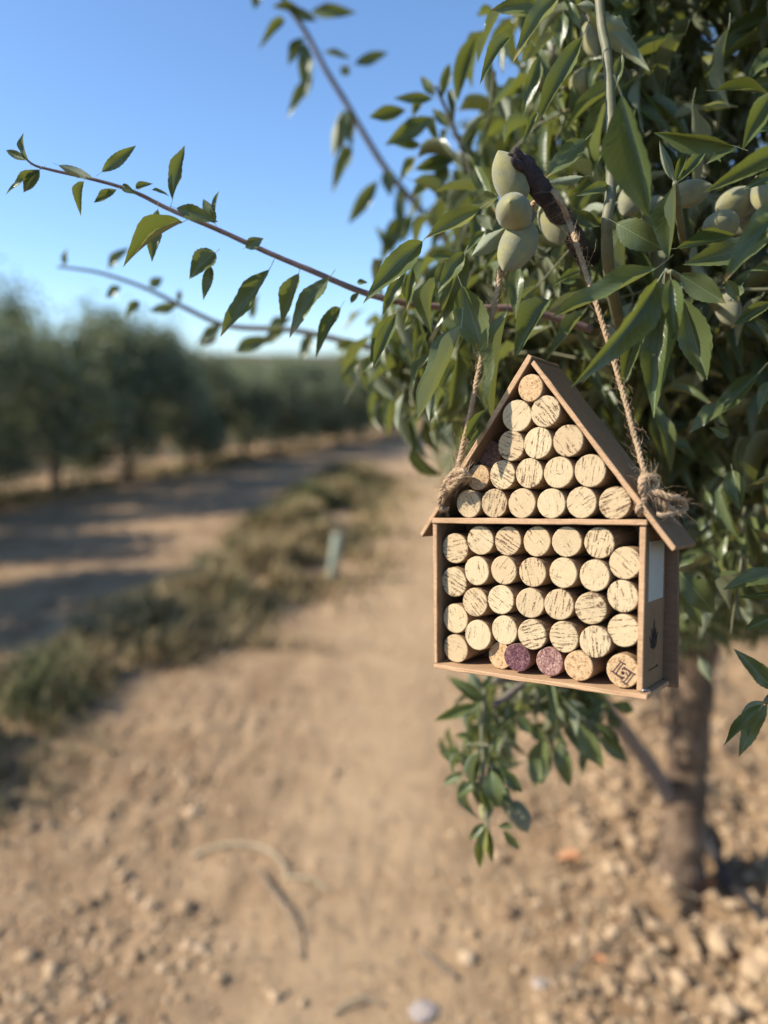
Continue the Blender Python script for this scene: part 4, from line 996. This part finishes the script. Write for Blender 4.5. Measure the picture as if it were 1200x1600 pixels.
for k in range(1, 5):
    x = TREE.x + k * 2.6 * .156 + (0.55 if k == 1 else .1); y = TREE.y + k * 2.6 * .988
    far_tree(x, y, 1.0, (k + 1) % 4, 'blurred almond tree behind the cork house, %s along the near row from the trunk' % ordn[k - 1])
# remoter rows read as one mass
def mass(name, pts, n, label):
    Vs, Fs, Us, Rs = [], [], [], []; o_ = 0
    for (x, y, s, vi) in pts:
        cm = variants[vi][0]; nv = len(cm.vertices); co = np.empty(nv * 3, dtype=np.float32); cm.vertices.foreach_get('co', co); co = co.reshape(-1, 3)
        sel = rng.permutation(nv // 4)[:n]; idx = (sel[:, None] * 4 + np.arange(4)).ravel(); c = co[idx].reshape(-1, 4, 3)
        cc = c.mean(1, keepdims=True); c = cc + (c - cc) * 1.6
        a = random.uniform(0, 6.28); Rm = np.array([[math.cos(a), -math.sin(a), 0], [math.sin(a), math.cos(a), 0], [0, 0, 1]])
        Vs.append((c.reshape(-1, 3) * s) @ Rm.T + np.array([x, y, float(ground_h(x, y))])); m_ = len(sel)
        i0 = np.arange(m_) * 4 + o_; Fs.append(np.stack([i0, i0 + 1, i0 + 2, i0 + 3], -1)); o_ += m_ * 4
        Us.append(np.tile(np.array([[.5, 0], [.2, .5], [.5, 1], [.8, .5]]), (m_, 1))); Rs.append(np.repeat(rng.random(m_), 4))
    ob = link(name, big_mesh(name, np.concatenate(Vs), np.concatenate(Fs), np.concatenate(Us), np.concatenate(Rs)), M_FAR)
    tag(ob, label, 'trees', None, 'stuff'); return ob
pts = []
for row in range(1, 8):
    for k in range(20):
        x = P0.x - 3.4 * row + (k - 1) * SPC * 1.3 * RD.x + random.uniform(-.2, .2); y = P0.y + (k - 1) * SPC * 1.3 * RD.y + random.uniform(-.3, .3) + row * 1.6
        if y < 6 or abs(x) > y * .7 + 2: continue
        pts.append((x, y, random.uniform(.9, 1.12), random.randrange(4)))
for k in range(10, 34):
    pts.append((P0.x + k * SPC * RD.x, P0.y + k * SPC * RD.y, random.uniform(.9, 1.1), random.randrange(4)))
for _ in range(46):
    y = random.uniform(45, 130); pts.append((random.uniform(-.55, .12) * y, y, random.uniform(.9, 1.5), random.randrange(4)))
mass('distant_orchard_rows', pts, 1700, 'hazy blue-green mass of orchard trees along the horizon behind the far row')

# ------------------------------------------------------------------ grass strip between the rows
def grass(n, fx, hgt, spread, green, name, label, ymin, ymax):
    rr = rng
    y = ymin + (ymax - ymin) * rr.random(n) ** 1.5; x = fx(y) + rr.normal(0, spread, n)
    cl = fbm(x * 2.3 + 5, y * 2.3, 3)
    keep = cl > -.24 + .22 * np.abs(x - fx(y)) / spread * rr.random(n); x = x[keep]; y = y[keep]; cl = cl[keep]; n = len(x)
    h = hgt * (0.45 + 0.8 * rr.random(n)) * np.clip(0.8 + cl, .35, 1.5) * np.exp(-((x - fx(y)) / (spread * 1.5)) ** 2)
    a = rr.uniform(0, 6.28, n); ln = rr.uniform(.15, .8, n)
    d = np.stack([np.cos(a), np.sin(a), np.zeros(n)], -1); s = np.stack([-np.sin(a), np.cos(a), np.zeros(n)], -1)
    P = np.stack([x, y, ground_h(x, y) - .01], -1); wd = (rr.uniform(.002, .0055, n) * np.clip(y / 3, 1, 3))[:, None]
    z = np.array([0, 0, 1.])
    m = P + d * (ln * h * .25)[:, None] + z * (h * .6)[:, None]; t = P + d * (ln * h)[:, None] + z * (h * (1 - ln * .3))[:, None]
    V = np.stack([P - s * wd, P + s * wd, m + s * wd * .8, m - s * wd * .8, t + s * wd * .1, t - s * wd * .1], 1).reshape(-1, 3)
    i0 = np.arange(n) * 6; Fq = np.stack([np.stack([i0, i0 + 1, i0 + 2, i0 + 3], -1), np.stack([i0 + 3, i0 + 2, i0 + 4, i0 + 5], -1)], 1).reshape(-1, 4)
    gsel = (fbm(x * 1.4 + 31, y * 1.4 + 2, 3) + rr.normal(0, .16, n)) < green + np.where(y < 3.0, .12, 0)
    r_ = np.where(gsel, rr.uniform(0.02, .34, n), rr.uniform(.45, .97, n))
    ob = link(name, big_mesh(name, V, Fq, None, np.repeat(r_, 6)), M_GRASS); tag(ob, label, 'grass', None, 'stuff')
grass(44000, strip_x, .25, .36, -0.28, 'strip_grass', 'half dry grass and weeds growing in a strip beside the path', 1.7, 11)
grass(2600, lambda y: strip_x(y) - .15, .26, .30, 0.6, 'green_weeds', 'patch of bright green weeds at the far end of the dry grass strip', 6.6, 8.8)
grass(9000, lambda y: P0.x + .386 * (y - P0.y), .14, .35, -.05, 'far_row_grass', 'thin straw under the far row of trees', 4.5, 16)
grass(4200, lambda y: strip_x(y) + .55, .12, .45, -.30, 'sparse_straw', 'sparse dry straw tufts scattered over the path edge', 3.6, 11)

# ------------------------------------------------------------------ clods, stones, sticks, hose
ico = bmesh.new(); bmesh.ops.create_icosphere(ico, subdivisions=1, radius=1.0)
IV = np.array([v.co[:] for v in ico.verts]); IF = np.array([[v.index for v in f.verts] for f in ico.faces]); ico.free()
ico = bmesh.new(); bmesh.ops.create_icosphere(ico, subdivisions=2, radius=1.0)
JV = np.array([v.co[:] for v in ico.verts]); JF = np.array([[v.index for v in f.verts] for f in ico.faces]); ico.free()
CV, CF, CRn = [], [], []; o_ = 0
ncl = 36000
yy = 0.9 + rng.random(ncl) ** 1.6 * 5.0; xx = rng.uniform(-1, 1, ncl) * (0.5 + 0.62 * yy)
rowx = TREE.x + (yy - TREE.y) * .158
wgt = 0.30 + .5 * np.exp(-((xx + .8) / .4) ** 2) + 1.0 * np.exp(-((xx - rowx - .1) / .55) ** 2) + .45 * np.clip(-fbm(xx * 1.1, yy * 1.1, 2) * 2, 0, 1)
wgt = wgt * (1 - .8 * track(xx, yy))
kp = rng.random(ncl) < wgt; xx = xx[kp]; yy = yy[kp]; rowx = rowx[kp]
size = np.exp(rng.normal(-5.55, .55, len(xx))) * (1 + 1.15 * np.exp(-((xx - rowx - .1) / .5) ** 2) + .35 * np.exp(-((xx + .75) / .4) ** 2))
size = np.clip(size, .0022, .028)
zz = ground_h(xx, yy)
for x, y, z, s in zip(xx, yy, zz, size):
    v = IV * (1 + rng.uniform(-.28, .28, (len(IV), 1))) * np.array([rng.uniform(.7, 1.3), rng.uniform(.7, 1.3), rng.uniform(.5, .9)]) * s
    a = rng.uniform(0, 6.28); ca, sa = math.cos(a), math.sin(a); v = np.stack([v[:, 0] * ca - v[:, 1] * sa, v[:, 0] * sa + v[:, 1] * ca, v[:, 2]], -1)
    CV.append(v + np.array([x, y, z + s * .08])); CF.append(IF + o_); o_ += len(IV); CRn.append(np.full(len(IV), .12 + rng.random() * .68))
ob = link('clods', big_mesh('clods', np.concatenate(CV), np.concatenate(CF), None, np.concatenate(CRn)), M_CLOD); tag(ob, 'crumbly clods and gravel strewn over the sandy soil', 'clods', None, 'stuff')
# straw litter
lp = []
nl = 0
while nl < 3600:
    y = 1.0 + random.random() ** 1.5 * 4.5; x = random.uniform(-1, 1) * (.5 + .6 * y)
    rx_ = TREE.x + (y - TREE.y) * .158
    if random.random() > .25 + .75 * math.exp(-((x - rx_) / .6) ** 2): continue
    nl += 1; a = random.uniform(0, 6.28); L = random.uniform(.012, .07); d_ = Vector((math.cos(a), math.sin(a), random.uniform(-.1, .25)))
    p = Vector((x, y, float(ground_h(x, y)) + .006)); lp.append(tube([(p, .0011), (p + d_ * L * .5 + Vector((0, 0, .004)), .0012), (p + d_ * L, .0006)], 3, 0, False))
v, f, u = join(lp); rv = np.repeat(rng.random(len(v) // 9), 9)
ob = link('straw_litter', big_mesh('straw_litter', [tuple(q) for q in v], f, None, rv), M_STICK); tag(ob, 'bits of straw and twig litter scattered under the near tree', 'litter', None, 'stuff')
def stone(px, py, s, r, label, flat=.7):
    p = ground_at(px, py)
    v = JV * (1 + rng.uniform(-.10, .10, (len(JV), 1))) * (1 + .25 * np.sin(JV[:, [1]] * 2.1 + px)) * np.array([1.15, .95, flat]) * s
    ob = link('stone', mesh('stone', v, JF, None, np.full(len(JV), r)), M_CLOD); ob.location = (p.x, p.y, float(ground_h(p.x, p.y)) + s * flat * .45); ob.rotation_euler = (0, 0, px)
    tag(ob, label, 'stone', 'stones on the soil')
stone(232, 1415, .018, .70, 'pale stone with a dark side on the open soil of the path, lower left')
stone(728, 1512, .022, .80, 'whitish stone lying below the hanging leaves near the bottom of the picture')
stone(663, 1594, .030, 1.0, 'grey flat stone cut by the bottom edge of the picture', .45)
stone(1003, 1552, .026, .30, 'reddish brown clod among gravel at the bottom, right of the middle')
stone(795, 1450, .022, .05, 'dark brown clod left of the tree trunk foot')
stone(845, 1560, .016, .99, 'small dark grey stone in the gravel at the bottom')
stone(1180, 1540, .040, .55, 'big sandy clod by the bottom right corner')
stone(1120, 1500, .030, .62, 'sandy clod in front of the trunk beside the hose')
stone(140, 1405, .014, .12, 'small dark clod on the left of the path')
# small pale post at the end of the strip
pp = ground_at(524, 908); pp.z = float(ground_h(pp.x, pp.y))
post = empty('marker_post', pp); tag(post, 'small pale grey-green post standing in the dry grass left of the cork house', 'post')
v, f, u = tube(catmull([(Vector((-.03, 0, -.05)), .026), (Vector((-.015, 0, .10)), .034), (Vector((.012, 0, .24)), .042), (Vector((.022, 0, .33)), .038)], 5), 12, .05, True, 3)
link('sleeve', mesh('sleeve', v, f, u), plain('pale_plastic', (0.29, 0.32, 0.24), 0.7, 20, 0.2), post, True)
v, f, u = tube([(Vector((.022, 0, .25)), .010), (Vector((.026, 0, .37)), .009)], 8)
link('stake', mesh('stake', v, f, u), M_BRANCH, post, True)
def stick(pts, r, rv, label, lift=.012):
    P = []
    for q, (x, y) in enumerate(pts):
        p = ground_at(x, y); p.z = float(ground_h(p.x, p.y)) + r + lift * (1 if 0 < q < len(pts) - 1 else .2); P.append((p, r * (1 - .4 * q / len(pts))))
    c = P[0][0].copy(); P = catmull([(p - c, r_) for p, r_ in P], 5); v, f, u = tube(P, 6, .08, True, len(pts))
    ob = link('dry_stick', mesh('dry_stick', v, f, u, np.full(len(v), rv)), M_STICK, None, True); ob.location = c; tag(ob, label, 'stick', 'dry sticks on the soil')
stick([(300, 1332), (350, 1325), (400, 1330), (435, 1350), (450, 1375)], .005, .9, 'pale curved straw stalk lying on the path')
stick([(405, 1360), (425, 1400), (450, 1440), (470, 1503)], .0045, .25, 'greyish dry twig pointing to the bottom of the path')
stick([(440, 1372), (480, 1380), (520, 1395)], .004, .8, 'short pale straw right of the curved stalk')
stick([(655, 1490), (685, 1518), (712, 1545)], .005, .1, 'short dark stick at the bottom, left of the gravel')
stick([(915, 1430), (912, 1480), (908, 1520)], .004, .45, 'upright looking thin dry stalk in the gravel below the cork house', .02)
stick([(860, 1270), (930, 1268), (1010, 1272)], .006, .7, 'pale dry stem lying left of the trunk')
stick([(520, 1590), (560, 1570), (600, 1575)], .004, .6, 'little dry twig at the bottom edge left of the grey stone')
stick([(880, 1545), (925, 1520), (960, 1512)], .004, .2, 'thin brown twig among gravel in front of the trunk')
# dead orange leaves by the trunk
def dead_leaf(px, py, lpx, ang, label, z=.02):
    p = ground_at(px, py); L = lpx / F * (p - CAM).dot(FWD); p.z = float(ground_h(p.x, p.y)) + z
    v, f, u = leaf_mesh(6, 1, 1.1, .3, .6, 0, px); me = mesh('dead_leaf', [(a * L * .4, b * L, c * L + .004) for a, b, c in v], f, u)
    ob = link('dead_leaf', me, M_ORANGE, None, True); ob.location = p; ob.rotation_euler = (random.uniform(.2, .7), random.uniform(-.4, .4), ang); tag(ob, label, 'leaf', 'dead leaves on the soil')
dead_leaf(1112, 1412, 40, 1.9, 'orange dead leaf on the soil against the right of the trunk foot')
dead_leaf(940, 1555, 34, .6, 'small orange dead leaf in the gravel at the bottom')
dead_leaf(905, 1372, 46, 1.2, 'orange-tan dead leaf left of the trunk among clods', .03)
hp_ = []
for x, y in ((1075, 1300), (1098, 1335), (1130, 1385), (1165, 1440), (1205, 1500), (1260, 1600)):
    p = ground_at(x, y); p.z = float(ground_h(p.x, p.y)) + .016; hp_.append((p, .0095))
for x, y in ((1068, 1240), (1040, 1150), (1010, 1060)):
    p = ground_at(x, y); p.z = float(ground_h(p.x, p.y)) + .01; hp_.insert(0, (p, .0095))
c = hp_[0][0].copy(); v, f, u = tube(catmull([(p - c, r) for p, r in hp_], 8), 10, .02)
ob = link('drip_hose', mesh('drip_hose', v, f, u), M_HOSE, None, True); ob.location = c; tag(ob, 'black irrigation hose lying on the soil behind the trunk', 'hose')
